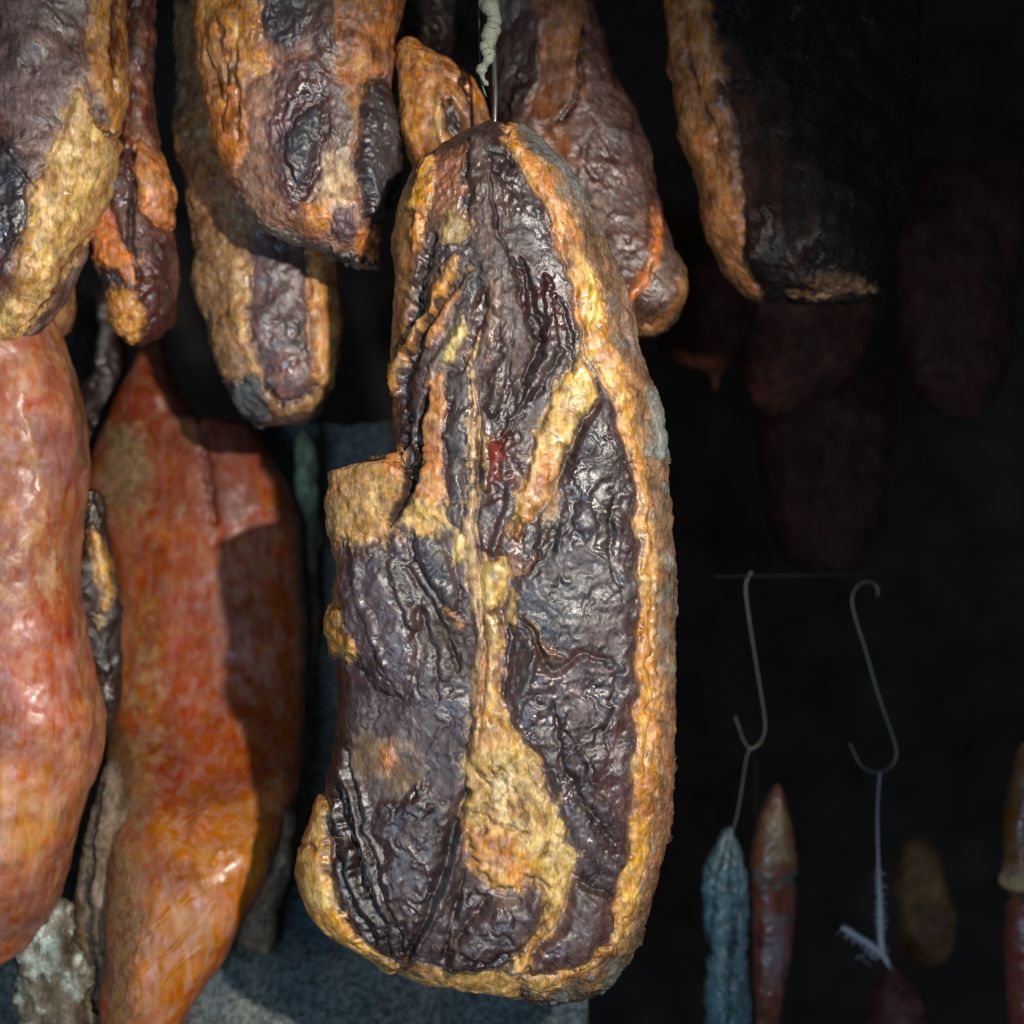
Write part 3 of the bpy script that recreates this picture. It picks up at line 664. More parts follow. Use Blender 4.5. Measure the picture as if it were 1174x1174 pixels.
# pale dried fibres clinging to its surface
V2, N2, fpx, fpy = mainsurf
pv = V2.reshape(-1, 3); pn = N2.reshape(-1, 3)
front = np.nonzero((pn[:, 1] < -0.25) & (fpy > 240) & (fpy < 1110))[0]
rs = np.random.RandomState(4); hp = []
cent = [(450,880,50),(600,900,40),(490,1040,40),(700,880,30),(420,1000,30),(640,740,50),(420,560,35),(560,300,40),(690,1000,30),(768,900,40),(460,760,60)]
for k_ in range(150):
    cx_, cy_, rr = cent[rs.randint(len(cent))]
    tx, ty = cx_ + rs.normal() * rr * .6, cy_ + rs.normal() * rr
    i = front[np.argmin((fpx[front] - tx) ** 2 + (fpy[front] - ty) ** 2)]
    p0 = pv[i] + pn[i] * 0.0002; ln = rs.uniform(4, 14) * S; an = rs.uniform(0, 6.28); q = []
    tt = np.cross(pn[i], (math.cos(an), 0, math.sin(an))); tt /= np.linalg.norm(tt) + 1e-9; bb = np.cross(pn[i], tt)
    cv = rs.uniform(-.6, .6)
    for j in range(5):
        u = j / 4; q.append(p0 + tt * ln * u + bb * ln * cv * u * u + pn[i] * (0.0009 * math.sin(u * 2.6)))
    hp.append((q, [0.00011, 0.00010, 0.00009, 0.00007, 0.00004]))
fib_m = simple('dried_fibre', (176,150,120), .6)
hp = [([tuple(np.asarray(v) - np.array(main.location)) for v in q], r) for q, r in hp]
fb = tube_mesh('dried_fibre', hp, fib_m, None, 4); fb.parent = main; fb['kind'] = 'stuff'
# ================================================================== the other hanging pieces
G_UP = 'pieces of smoked meat hanging from above'
# --- top left, purple lean with broad yellow fat edge
def f(s):
    s.mottle(60, (128,96,104), .7, -.2, .5, 3); s.mottle(26, (78,60,66), .7, 0, .5, 4)
    s.fibre(35, 70, 4, .9, None, 6, .28, tint=(176,146,112), bend=20)
    s.fibre(20, 90, 12, 1.4, None, 7, .1, bend=24)
    s.poly([(-20,155),(10,160),(36,210),(34,262),(20,300),(-20,290)], (66,74,92), soft=10, warp=10, rough=.25, dome=4, dw=14)
    s.stroke([(0,158),(18,190),(36,214)], [2,4,2], (50,34,40), h=-5, warp=3)
    s.poly([(-20,290),(10,290),(30,260),(44,210),(52,200),(20,300),(0,350),(-20,350)], (100,48,52), soft=8, warp=6, alpha=.8)
    s.poly([(103,-30),(160,-30),(160,100),(136,158),(116,136),(102,88)], (196,134,68), soft=3, warp=4, part='fat_layer', rough=.36, rim=3, h=2, grain=1.5)
    s.stroke([(129,-20),(131,50),(134,104)], [3,5,3], (104,60,34), h=-6, warp=3)
    s.poly([(89,92),(106,122),(133,160),(150,200),(110,270),(84,300),(60,345),(20,390),(-30,388),(-20,366),(2,352),(20,307),(38,212),(55,194),(73,147)], (206,162,98), soft=3, warp=5, h=3, part='fat_layer', rough=.4, rim=3.5, grain=2.5)
    s.mottle(16, (232,196,118), .8, 0, .45, 13, [(73,150),(110,140),(120,190),(60,290),(20,370),(0,370),(40,220)])
    s.mottle(12, (168,112,60), .7, .1, .5, 14, [(89,92),(133,160),(126,204),(70,300),(20,378),(0,366),(50,200)])
    s.poly([(108,112),(120,124),(128,142),(116,138)], (110,114,122), soft=3, warp=3, h=3, rim=2)
    s.stroke([(108,138),(122,150),(133,160)], [3,5,4], (40,26,22), h=-9, warp=2)
    s.stroke([(104,268),(78,300),(58,340),(24,372)], [3,5,5,3], (120,74,44), h=-5, warp=4)
    s.mottle(9, (150,110,70), .5, .1, .5, 15, [(104,200),(133,170),(126,210),(70,310),(40,360)])
piece('smoked_pork_slab', 'purple lean slab with a broad yellow fat edge at the top left corner', 'smoked meat',
  [(-70,-60),(-80,100),(-70,250),(-45,340),(-25,378),(0,391)], [(134,-60),(137,40),(141,100),(133,162),(121,220),(101,268),(84,306),(69,340),(50,368),(30,384),(12,391)],
  .035, .038, (112,82,88), f, res=1.8, rt=70, group=G_UP)
def f(s):
    s.mottle(20, (176,120,76), .8, -.1, .5, 3); s.mottle(9, (100,62,48), .7, .1, .5, 4); s.fibre(20, 40, 6, 1.2, None, 6, .2)
    s.stroke([(66,300),(60,340),(40,372)], [3,4,3], (84,50,38), h=-4)
    s.poly([(46,290),(66,280),(62,330),(44,350)], (188,150,120), soft=6, alpha=.7)
piece('smoked_pork_piece', 'small tan pork lobe peeping out below the purple slab at top left', 'smoked meat',
  [(-40,150),(-40,280),(-30,360),(0,392),(30,399)], [(60,150),(74,270),(87,320),(86,350),(76,378),(60,396),(34,400)],
  .10, .03, (150,98,68), f, part='fat_layer', res=2.4, rt=40, group=G_UP)
# --- narrow orange piece
def f(s):
    s.mottle(24, (130,70,44), .7, -.1, .5, 3); s.fibre(2, 60, 6, 1.2, None, 6, .3)
    s.poly([(150,160),(166,158),(184,170),(200,222),(198,262),(184,258),(164,236),(148,205)], (196,116,52), soft=4, warp=4, dome=8, dw=20, part='fat_layer', rough=.3, rim=3)
    s.poly([(158,190),(180,200),(184,222),(166,218)], (224,170,120), soft=7, warp=6, alpha=.7, rough=.22)
    s.poly([(96,250),(116,222),(130,250),(146,282),(160,300),(156,322),(138,318),(112,300),(100,285)], (204,110,42), soft=3, warp=4, h=2, part='fat_layer', rough=.32, grain=2, rim=2)
    s.poly([(98,292),(112,306),(140,318),(146,334),(126,340),(104,322)], (52,46,48), soft=3, warp=3, h=-5)
    s.poly([(124,336),(146,330),(166,334),(164,372),(148,392),(134,384)], (212,142,62), soft=4, warp=5, dome=5, dw=12, part='fat_layer', rough=.28, grain=2)
    s.poly([(164,280),(200,270),(206,330),(196,370),(170,384),(160,340)], (92,36,32), soft=5, warp=6, rough=.3, grain=2)
    s.poly([(134,188),(153,160),(152,236),(148,286),(140,270),(126,220)], (96,64,60), soft=2, warp=2, h=7, rough=.32, rim=4)
    s.stroke([(154,170),(153,240),(150,286),(160,320)], [3,4,4,3], (54,28,22), h=-6, warp=2)
piece('smoked_pork_strip', 'narrow twisted orange and dark red pork strip right of the purple slab', 'smoked meat',
  [(138,-60),(140,40),(142,120),(130,190),(104,236),(97,262),(100,288),(110,310),(122,340),(134,374),(142,390),(146,394)], [(186,-60),(178,20),(171,85),(171,130),(184,163),(196,215),(197,262),(205,318),(198,362),(180,382),(158,393),(150,394)],
  .075, .026, (98,52,40), f, res=1.8, rt=40, group=G_UP)
# --- top middle-left with the oval dark muscle
def f(s):
    s.mottle(30, (150,104,84), .7, -.2, .5, 3)
    s.fibre(0, 40, 5, 1.1, None, 6, .2)
    s.poly([(215,-40),(290,-30),(306,41),(307,78),(284,90),(284,165),(272,205),(254,190),(235,150),(222,60)], (200,128,62), soft=4, warp=6, part='fat_layer', rough=.34, h=2, grain=2.5, rim=2)
    s.mottle(14, (226,176,104), .8, .05, .5, 13, [(225,0),(300,0),(300,80),(240,90)])
    s.poly([(248,100),(280,96),(282,170),(266,196),(250,160)], (196,106,30), soft=8, warp=7, alpha=.85)
    for pts in ([(252,20),(262,80),(258,130)], [(272,10),(268,60),(274,110),(270,160)], [(240,60),(252,110),(262,150)]): s.stroke(pts, [2,4,2], (120,66,30), h=-4.5, warp=6)
    s.poly([(284,90),(306,84),(304,130),(312,205),(326,246),(304,262),(276,230),(268,205),(284,165)], (160,118,104), soft=6, warp=6, rough=.45)
    s.poly([(293,-30),(353,-30),(357,30),(338,56),(310,44)], (76,82,100), soft=6, warp=7, grain=2, rough=.34, dome=4, dw=20)
    s.poly([(353,-30),(386,-30),(388,70),(366,60),(352,40)], (84,60,54), soft=8, warp=6)
    ov = [(330,62),(366,60),(388,100),(386,150),(370,200),(352,240),(338,248),(320,234),(308,196),(304,140),(312,95)]
    s.poly(ov, (104,70,76), part='muscle#1', soft=6, warp=5, dome=4, dw=24, rough=.34)
    cx_, cy_ = 346, 160
    r_ = np.hypot((s.x - cx_ - (cy_ - s.y) * .12) / 38, (s.y - cy_ + 4) / 86) + s.w1 * .06
    m_ = sm(1.25, 1.0, r_)
    ring = np.sin(r_ * 30 + s.v1 * 2.2 + s.w2 * 5) * (.55 + .9 * s.w1)
    s.h += ring * 2.4 * m_; s.col *= (1 + .4 * ring * m_)[:, None]
    s.poly([(336,112),(370,100),(384,120),(376,170),(358,225),(344,246),(322,226),(312,185),(318,140)], (80,38,42), soft=7, warp=4, alpha=.75, rough=.3, h=-2)
    s.poly([(344,132),(364,118),(370,140),(360,180),(352,212),(338,216),(326,190),(330,155)], (76,92,108), soft=4, warp=4, dome=7, dw=14, grain=3, rough=.18, rim=2)
    s.poly([(376,162),(398,168),(402,196),(404,240),(380,262),(352,250),(368,212)], (196,166,134), soft=6, warp=6, part='fat_layer', rough=.36, grain=2)
    s.poly([(344,240),(376,232),(384,252),(374,268),(350,258)], (200,124,52), soft=5, warp=5, part='fat_layer', rough=.3)
    s.poly([(382,240),(406,236),(412,268),(396,280),(380,266)], (118,100,116), soft=5, warp=5, dome=3, dw=10)
    s.poly([(412,262),(436,262),(440,310),(414,300),(404,284)], (188,110,44), soft=4, warp=5, part='fat_layer', rough=.3, grain=3)
    s.poly([(386,-30),(470,-30),(458,49),(436,88),(410,106),(396,140),(386,100),(384,40)], (172,100,42), soft=5, warp=6, part='fat_layer', rough=.36, grain=3)
    s.mottle(14, (90,58,38), .8, 0, .5, 17, [(386,0),(470,0),(440,90),(400,130)])
    s.poly([(386,90),(398,100),(400,170),(390,170),(382,120)], (140,134,128), soft=5, warp=5, grain=2)
    s.poly([(398,40),(410,100),(404,170),(410,110),(420,70)], (188,128,58), soft=5, warp=5)
    s.poly([(416,96),(446,88),(456,130),(456,190),(446,236),(434,254),(418,246),(407,205),(408,150)], (54,50,58), part='muscle#2', soft=3, dome=9, dw=16, warp=4, rough=.26, rim=5, grain=1.5)
    s.poly([(424,128),(440,130),(444,190),(432,236),(418,220),(416,180)], (74,84,98), soft=7, warp=6, rough=.2, alpha=.8)  # bluish highlight of the dark knob, painted on
    s.fibre(0, 30, 4, 1.4, [(416,96),(456,100),(456,200),(430,254),(407,205)], 19, .3)
    s.stroke([(270,228),(300,258),(340,276),(372,282),(410,300)], [6,8,8,8,6], (140,124,112), h=3, warp=5, grain=4, rough=.5, part='rind')
    s.stroke([(380,284),(404,292),(430,305)], [5,6,5], (64,52,46), h=2, warp=4, grain=5)
piece('smoked_pork_slab', 'pork slab with an oval dark muscle and bluish black knob, hanging above the smaller bacon end', 'smoked meat',
  [(219,-60),(222,0),(225,46),(235,96),(249,153),(264,213),(280,243),(304,263),(330,279),(366,281),(392,291),(412,303),(424,308)], [(464,-60),(461,0),(455,49),(452,110),(451,180),(452,205),(446,237),(436,262),(434,286),(431,303),(428,308)],
  .05, .036, (148,104,88), f, res=1.5, rt=50, group=G_UP)
# --- bacon end beneath it
def f(s):
    s.poly([(190,0),(290,0),(288,320),(289,360),(291,400),(302,440),(286,440),(256,440),(220,330)], (158,116,80), soft=3, warp=4, h=3, part='fat_layer', rough=.38, rim=3)
    s.fibre(-6, 70, 6, 2.8, [(190,0),(290,0),(290,400),(300,440),(256,440),(220,330)], 12, .5, tint=(96,66,46), bend=10)
    s.poly([(268,300),(287,312),(286,360),(290,400),(300,436),(288,434),(276,380),(266,340)], (202,156,96), soft=4, warp=4, h=3)
    s.poly([(287,0),(351,0),(353,318),(353,382),(357,430),(346,456),(320,464),(303,440),(290,400),(288,360)], (100,76,80), soft=3, warp=3, rough=.38, dome=4, dw=14)
    s.mottle(24, (120,62,56), .8, -.1, .4, 13, [(292,380),(340,380),(345,450),(320,460),(300,430)])
    s.mottle(14, (64,54,56), .7, 0, .5, 14, [(320,300),(352,300),(354,450),(330,450)]); s.fibre(3, 20, 5, 1, [(287,300),(353,300),(357,440),(300,440)], 17, .25)
    s.poly([(351,0),(400,0),(392,330),(382,400),(376,442),(357,446),(354,384)], (198,132,60), soft=2.5, warp=4, h=3, dome=4, dw=9, part='fat_layer', rough=.38, rim=3)
    s.stroke([(294,444),(320,468),(348,464),(368,448)], [6,9,9,7], (160,118,74), h=4, warp=4, part='fat_layer', grain=3)
    s.stroke([(300,438),(320,460),(344,458),(358,444)], [2,3.5,3.5,2], (50,32,28), h=-6, warp=2)
    s.poly([(262,438),(290,430),(306,456),(312,482),(290,490),(270,466)], (74,78,80), soft=5, warp=6, h=3, part='rind', rough=.5, grain=4)
piece('smoked_bacon_end', 'rounded bacon end with a lean centre between two fat bands, under the pork slab', 'smoked meat',
  [(200,-60),(203,100),(210,200),(222,280),(233,345),(247,401),(262,445),(279,472),(296,484),(318,488),(330,488.5)], [(364,-60),(372,100),(378,200),(384,300),(385,350),(382,392),(379,430),(371,452),(366,470),(356,480),(340,488)],
  .115, .028, (104,76,72), f, res=1.8, rt=50, group=G_UP)
# --- orange piece touching the top of the main slab
def f(s):
    s.mottle(26, (206,134,52), .8, -.2, .4, 3); s.mottle(14, (126,72,36), .7, .05, .5, 4); s.fibre(-10, 40, 7, 1.3, None, 6, .25)
    s.poly([(503,124),(518,112),(532,132),(534,156),(520,164),(508,148)], (38,34,38), soft=3, warp=4, h=-9, rough=.2, grain=5)
    s.stroke([(505,112),(500,140),(508,166)], [3,5,4], (216,170,120), h=4, warp=4, rough=.2)
    s.poly([(522,96),(560,108),(566,170),(540,190),(534,140)], (120,92,80), soft=8, warp=6, alpha=.7)
    s.poly([(526,84),(556,98),(560,120),(536,112)], (206,120,40), soft=5, warp=4)
    s.stroke([(458,56),(490,64),(516,80),(548,100)], [3,4,4,3], (176,120,72), h=2, warp=3)
piece('smoked_pork_piece', 'bright orange pork chunk with a small black pit, behind the top of the big slab', 'smoked meat',
  [(462,44),(456,55),(454,102),(459,150),(472,185),(480,260),(500,300),(520,310)], [(474,46),(494,57),(520,74),(548,93),(560,115),(566,150),(574,200),(560,260),(540,300),(524,310)],
  .05, .024, (184,114,48), f, part='fat_layer', res=1.7, rt=26, group=G_UP, smooth=3)
# dark hunk above it
def f(s):
    s.mottle(26, (110,70,46), .7, 0, .5, 3); s.fibre(5, 50, 7, 1.3, None, 6, .25)
piece('smoked_pork_piece', 'dark brown hunk at the top edge between the knobbed slab and the wire', 'smoked meat',
  [(440,-60),(444,0),(450,40),(470,66),(490,74)], [(540,-60),(536,0),(530,50),(516,68),(500,74)], .16, .025, (70,46,36), f, res=2.6, rt=30, group=G_UP)
# --- dark piece behind the wire, upper centre right
def f(s):
    s.mottle(40, (96,58,58), .8, -.2, .5, 3); s.fibre(-14, 60, 6, 1.4, None, 6, .35, tint=(140,100,88), bend=20)
    s.mottle(8, (150,112,96), .5, .25, .6, 5)
    s.poly([(552,-40),(600,-30),(624,40),(612,110),(590,170),(556,160)], (70,48,48), soft=10, warp=10)
    s.poly([(612,-40),(668,-30),(672,60),(660,130),(650,190),(626,176),(610,120),(622,50)], (140,84,52), soft=8, warp=8, part='fat_layer', rough=.42)
    s.stroke([(668,30),(664,90),(648,140)], [3,5,3], (60,34,26), h=-6, warp=6)
    s.poly([(750,226),(762,250),(762,280),(740,330),(722,356),(712,350),(736,310),(752,270)], (206,112,48), soft=3, warp=3, h=4, part='fat_layer', rough=.34, rim=2)
    s.poly([(766,262),(776,290),(760,340),(735,366),(722,358),(744,330),(762,290)], (82,70,68), soft=3, warp=3)
    s.fibre(24, 50, 4, 1.6, [(766,250),(790,300),(760,370),(722,380),(744,320)], 9, .4, tint=(150,110,70))
    s.stroke([(786,300),(776,345),(752,374),(734,384)], [5,6,6,5], (156,108,56), h=2, warp=3, part='fat_layer', grain=2)
piece('smoked_pork_slab', 'dark reddish slab with a thin orange fat stripe, directly behind and right of the steel wire', 'smoked meat',
  [(552,-60),(558,40),(562,140),(590,240),(640,320),(700,372),(732,388)], [(668,-60),(678,0),(697,72),(724,120),(744,172),(757,228),(769,272),(782,308),(785,338),(772,366),(752,382),(736,388)],
  .10, .032, (84,50,50), f, res=2.0, rt=50, group=G_UP)
# --- upper right; its shade is painted into a near-black lean colour
def f(s):
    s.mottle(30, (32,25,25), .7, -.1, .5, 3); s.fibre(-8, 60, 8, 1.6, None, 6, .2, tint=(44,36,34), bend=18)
    s.poly([(750,-40),(806,-40),(826,60),(846,160),(852,230),(850,290),(872,330),(880,345),(850,340),(810,270),(780,150)], (184,112,56), soft=5, warp=4, part='fat_layer', rough=.42, dome=4, dw=14, rim=3)
    s.mottle(14, (212,156,90), .6, .1, .5, 13, [(790,140),(850,160),(850,300),(820,280)])
    s.stroke([(786,20),(794,80),(812,130),(830,180)], [2,3.5,3.5,2], (90,48,26), h=-5, warp=3)
    s.poly([(826,40),(850,90),(866,180),(856,240),(846,160)], (92,58,48), soft=8, warp=6)
    s.poly([(852,240),(890,230),(902,290),(888,338),(860,320)], (36,36,40), soft=5, warp=5, dome=6, dw=14, rough=.24)
    s.stroke([(884,252),(872,280),(862,300)], [1.5,2.5,1.5], (130,120,116), h=3, warp=4)
    s.poly([(896,300),(934,250),(950,300),(990,320),(1000,345),(920,352)], (60,44,34), soft=7, warp=7, grain=4, part='fat_layer', rough=.5)
    s.stroke([(908,338),(936,344),(960,338),(1000,330)], [3,5,4,4], (176,128,96), h=3, warp=5, grain=5, rough=.2)
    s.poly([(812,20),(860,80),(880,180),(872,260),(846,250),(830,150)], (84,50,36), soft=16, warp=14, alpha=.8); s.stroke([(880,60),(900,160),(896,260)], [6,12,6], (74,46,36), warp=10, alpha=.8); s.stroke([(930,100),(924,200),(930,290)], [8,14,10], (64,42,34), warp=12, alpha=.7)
    s.poly([(915,318),(960,312),(1000,325),(960,345)], (120,78,48), soft=6, warp=7, grain=3)
    s.poly([(924,280),(944,278),(946,316),(928,318)], (40,22,22), soft=4, warp=4, h=-6)
piece('smoked_pork_slab', 'large slab at upper right, shade painted into its near-black lean, with an orange fat edge', 'smoked meat',
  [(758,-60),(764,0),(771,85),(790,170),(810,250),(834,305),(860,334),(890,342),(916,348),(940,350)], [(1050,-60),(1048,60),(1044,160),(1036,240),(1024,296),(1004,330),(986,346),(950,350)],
  .085, .04, (30,22,19), f, part='shaded_lean', res=2.2, rt=70, rough=.72, group=G_UP)

# ================================================================== second row, left
def f(s):
    s.tone = np.array([.74, .58, .46]); s.mottle(60, (190,104,72), .8, -.3, .5, 3); s.mottle(40, (150,76,84), .7, 0, .5, 4); s.mottle(18, (214,156,110), .6, .05, .5, 5)
    s.fibre(-12, 120, 8, .7, None, 6, .15); s.fibre(80, 60, 4, .5, None, 8, .14, tint=(226,170,130), bend=10)
    s.mottle(7, (220,186,140), .8, .22, .55, 9, [(-20,600),(80,600),(84,680),(-20,700)], h=1, rough=.7)
    s.mottle(9, (214,176,130), .5, .25, .6, 19)
    s.poly([(-30,870),(50,890),(70,950),(40,1000),(-30,985)], (228,160,96), soft=18, warp=14, alpha=.85)
    s.poly([(-20,700),(60,690),(96,760),(90,830),(20,820),(-20,780)], (206,110,90), soft=20, warp=14, alpha=.6)
    s.poly([(0,878),(40,876),(60,900),(30,910)], (220,122,40), soft=10, warp=10, alpha=.7)
    s.poly([(30,480),(90,480),(94,560),(60,570),(30,530)], (138,78,84), soft=14, warp=10, alpha=.7)
    s.poly([(-30,990),(60,990),(50,1040),(20,1110),(-30,1110)], (158,92,74), soft=14, warp=12, alpha=.8)
    s.poly([(-30,1080),(30,1076),(0,1110),(-30,1110)], (204,104,50), soft=8, warp=8, alpha=.7)
    s.poly([(66,560),(90,570),(90,700),(80,690),(70,620)], (176,96,48), soft=8, warp=6, alpha=.8)
    s.stroke([(26,480),(46,560),(56,600)], [3,5,3], (222,170,126), h=1.5, warp=6, alpha=.6)
    s.poly([(76,400),(96,470),(102,540),(92,540),(84,470)], (120,84,60), soft=5, warp=4)
piece('smoked_ham', 'tall pink and red ham with pale mould specks at the left edge', 'smoked meat',
  [(-60,330),(-90,420),(-100,600),(-100,800),(-90,950),(-60,1060),(-20,1105)], [(40,330),(58,372),(72,411),(88,458),(97,495),(99,533),(91,584),(87,652),(93,721),(106,780),(115,825),(109,876),(87,944),(72,1006),(54,1046),(24,1091),(0,1105)],
  .065, .045, (168,86,62), f, part='skin', res=2.2, rt=80, rough=.42, big=2, micro=.4, group='hams and sides hanging low on the left')
def f(s):
    s.tone = np.array([.66, .49, .30]); s.mottle(70, (184,86,26), .8, -.3, .4, 3); s.mottle(30, (146,56,26), .6, .05, .5, 4); s.mottle(16, (206,124,60), .4, .1, .5, 5)
    s.fibre(-4, 120, 14, .9, None, 6, .12, bend=14)
    s.poly([(150,380),(200,380),(236,480),(240,580),(160,600),(120,500)], (136,62,42), soft=16, warp=12, alpha=.7)
    s.poly([(116,505),(140,490),(166,510),(162,560),(140,586),(104,590)], (136,124,110), soft=8, warp=9, alpha=.85, rough=.7, grain=2, part='mould_patch')
    s.poly([(80,570),(108,580),(110,602),(86,600)], (120,96,76), soft=6, warp=4, alpha=.8)
    s.mottle(8, (166,150,120), .75, .1, .5, 11, [(120,480),(170,480),(175,600),(200,600),(170,640),(140,620)], rough=.7)
    s.mottle(7, (196,166,112), .85, .0, .45, 12, [(135,700),(182,690),(188,760),(180,900),(165,910),(130,860),(128,760)], soft=14, rough=.7, h=.8)
    s.poly([(132,660),(160,650),(164,730),(140,760)], (206,122,66), soft=12, warp=10, alpha=.7)
    s.poly([(126,820),(150,840),(150,960),(160,1060),(156,1200),(120,1200),(122,900)], (126,92,72), soft=7, warp=6, alpha=.9, part='rind', rough=.55)
    s.poly([(150,850),(176,900),(178,1010),(160,1100),(148,1060),(150,950)], (146,112,96), soft=8, warp=7, alpha=.7)
    s.fibre(-3, 80, 5, 1.4, [(126,820),(165,840),(166,1200),(120,1200)], 16, .35, tint=(176,150,110))
    s.poly([(190,640),(236,640),(238,860),(210,880),(190,800)], (184,82,32), soft=14, warp=10, alpha=.7)
    s.poly([(174,940),(330,900),(300,1010),(240,1110),(200,1190),(150,1190),(170,1060)], (220,140,44), soft=14, warp=8, alpha=.85)
    s.poly([(172,960),(200,984),(226,1010),(200,1030),(172,1010)], (150,62,18), soft=12, warp=8, alpha=.7, h=-2)
    s.poly([(216,934),(236,926),(240,960),(214,966)], (214,128,50), soft=5, dome=5, dw=10, warp=4)
    for pts in ([(153,1091),(190,1056),(224,1022)], [(157,1122),(205,1080),(250,1038)], [(248,984),(285,962),(325,948)], [(170,1150),(230,1090)], [(180,1010),(210,1000),(250,990)], [(160,1070),(215,1030),(262,1010)]):
        s.stroke(pts, [1.5,3,1.5], (232,156,66), h=1.6, warp=7, alpha=.7)
    for cx_, cy_ in ((244,988),(231,1010),(252,976)): s.stroke([(cx_,cy_),(cx_+1,cy_+3)], 5, (236,140,60), h=3, warp=1)
    s.poly([(222,470),(300,480),(300,580),(262,606),(236,590)], (140,62,42), soft=8, warp=4, dome=3, dw=20, rough=.6)
    s.stroke([(226,470),(240,540),(244,600)], [4,8,5], (110,44,30), h=-7, warp=3)
    s.poly([(208,478),(226,480),(226,512),(214,506)], (186,120,66), soft=5, warp=4, alpha=.8)
    pass
    s.poly([(340,600),(370,600),(366,900),(344,900)], (120,92,70), soft=5, warp=4)
piece('smoked_ham', 'tall glossy orange ham with grey mould on its shoulder, left of the big slab', 'smoked meat',
  [(168,372),(166,392),(153,424),(136,458),(116,500),(103,548),(92,576),(92,596),(112,616),(124,650),(127,780),(126,876),(126,961),(122,1060),(118,1200),(140,1260)],
  [(176,372),(184,388),(192,415),(206,448),(226,480),(285,485),(300,510),(322,545),(344,600),(351,700),(351,800),(347,880),(338,920),(322,960),(302,1010),(272,1070),(243,1120),(215,1168),(170,1260)],
  .23, .034, (160,70,26), f, part='skin', res=2.2, rt=60, rough=.42, big=1.6, micro=.3, smooth=6, prof=[(372,.03),(600,.0),(800,-.02),(860,-.05),(960,-.125),(1100,-.14),(1260,-.14)], group='hams and sides hanging low on the left')
def f(s):
    s.mottle(20, (92,66,48), .7, 0, .5, 3); s.fibre(-4, 60, 6, 1.2, None, 6, .3)
    s.poly([(104,606),(116,616),(124,660),(124,700),(112,670)], (204,146,58), soft=4, warp=3, part='fat_layer', rough=.34, dome=3, dw=7)
    s.stroke([(114,710),(117,716)], 5, (190,160,100), h=3, warp=1)
piece('smoked_pork_strip', 'thin brown strip with a yellow fat streak, between the pink ham and orange ham', 'smoked meat',
  [(98,560),(92,600),(90,660),(92,720),(104,790),(112,830),(116,850)], [(112,560),(124,620),(134,680),(138,760),(130,830),(118,850)],
  .10, .015, (64,46,38), f, res=2.2, rt=30, group='thin strips between the hams')
def f(s):
    s.mottle(18, (120,98,76), .8, -.1, .5, 3); s.fibre(-8, 70, 6, 1.8, None, 6, .4, tint=(150,124,92))
    s.stroke([(118,900),(104,960),(100,1040),(112,1150)], [3,5,5,4], (36,26,22), h=-7, warp=4)
piece('smoked_pork_strip', 'wrinkled grey brown strip along the lower left edge of the orange ham', 'smoked meat',
  [(126,870),(108,930),(94,990),(84,1050),(88,1110),(100,1200),(110,1240)], [(134,870),(148,960),(156,1050),(162,1150),(160,1240)],
  .11, .016, (96,74,58), f, part='rind', res=2.2, rt=30, group='thin strips between the hams')
def f(s):
    s.mottle(18, (176,182,168), .9, -.1, .4, 3, h=2); s.mottle(12, (86,70,52), .8, .05, .5, 4); s.fibre(-20, 40, 9, 3, None, 6, .4)
    s.poly([(50,1050),(72,1060),(64,1100),(48,1090)], (168,190,178), soft=8, warp=8, alpha=.8)
piece('mouldy_pork_scrap', 'shrivelled scrap with grey white mould in the bottom left corner', 'smoked meat',
  [(66,1030),(44,1060),(26,1090),(20,1120),(26,1160),(40,1230)], [(76,1030),(84,1070),(90,1120),(104,1170),(112,1230)],
  .085, .018, (110,98,80), f, part='rind', res=2.2, rt=30, micro=2)
def f(s):
    s.mottle(30, (66,50,44), .7, 0, .5, 3); s.fibre(4, 60, 8, 1.2, None, 6, .25)
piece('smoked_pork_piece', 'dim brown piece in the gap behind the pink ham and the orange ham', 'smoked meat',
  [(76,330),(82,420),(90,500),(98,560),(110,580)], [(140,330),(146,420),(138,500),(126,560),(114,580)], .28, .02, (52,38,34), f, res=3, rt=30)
def f(s):
    s.mottle(20, (112,122,104), .8, -.1, .5, 3); s.mottle(26, (96,60,46), .7, .1, .5, 4)
    s.poly([(325,500),(365,500),(364,600),(330,600)], (150,170,140), soft=10, warp=6, alpha=.85)
    s.poly([(325,640),(370,640),(366,900),(325,900)], (122,88,70), soft=14, warp=8, alpha=.7)
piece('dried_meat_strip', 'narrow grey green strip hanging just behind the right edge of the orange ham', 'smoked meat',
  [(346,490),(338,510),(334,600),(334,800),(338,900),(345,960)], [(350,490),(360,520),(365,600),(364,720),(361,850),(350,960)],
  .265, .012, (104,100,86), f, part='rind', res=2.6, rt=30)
def f(s):
    s.mottle(16, (140,120,100), .7, 0, .5, 3); s.mottle(14, (70,56,44), .7, 0, .5, 4); s.fibre(60, 40, 7, 1.5, None, 6, .3)
piece('dried_meat_scrap', 'small grey brown scrap hanging by the wall behind the bottom of the orange ham', 'smoked meat',
  [(318,920),(300,980),(272,1040),(262,1076),(280,1086),(306,1096)], [(336,920),(334,980),(326,1030),(320,1070),(314,1094),(310,1096)],
  .13, .012, (112,88,70), f, part='rind', res=2.6, rt=20)

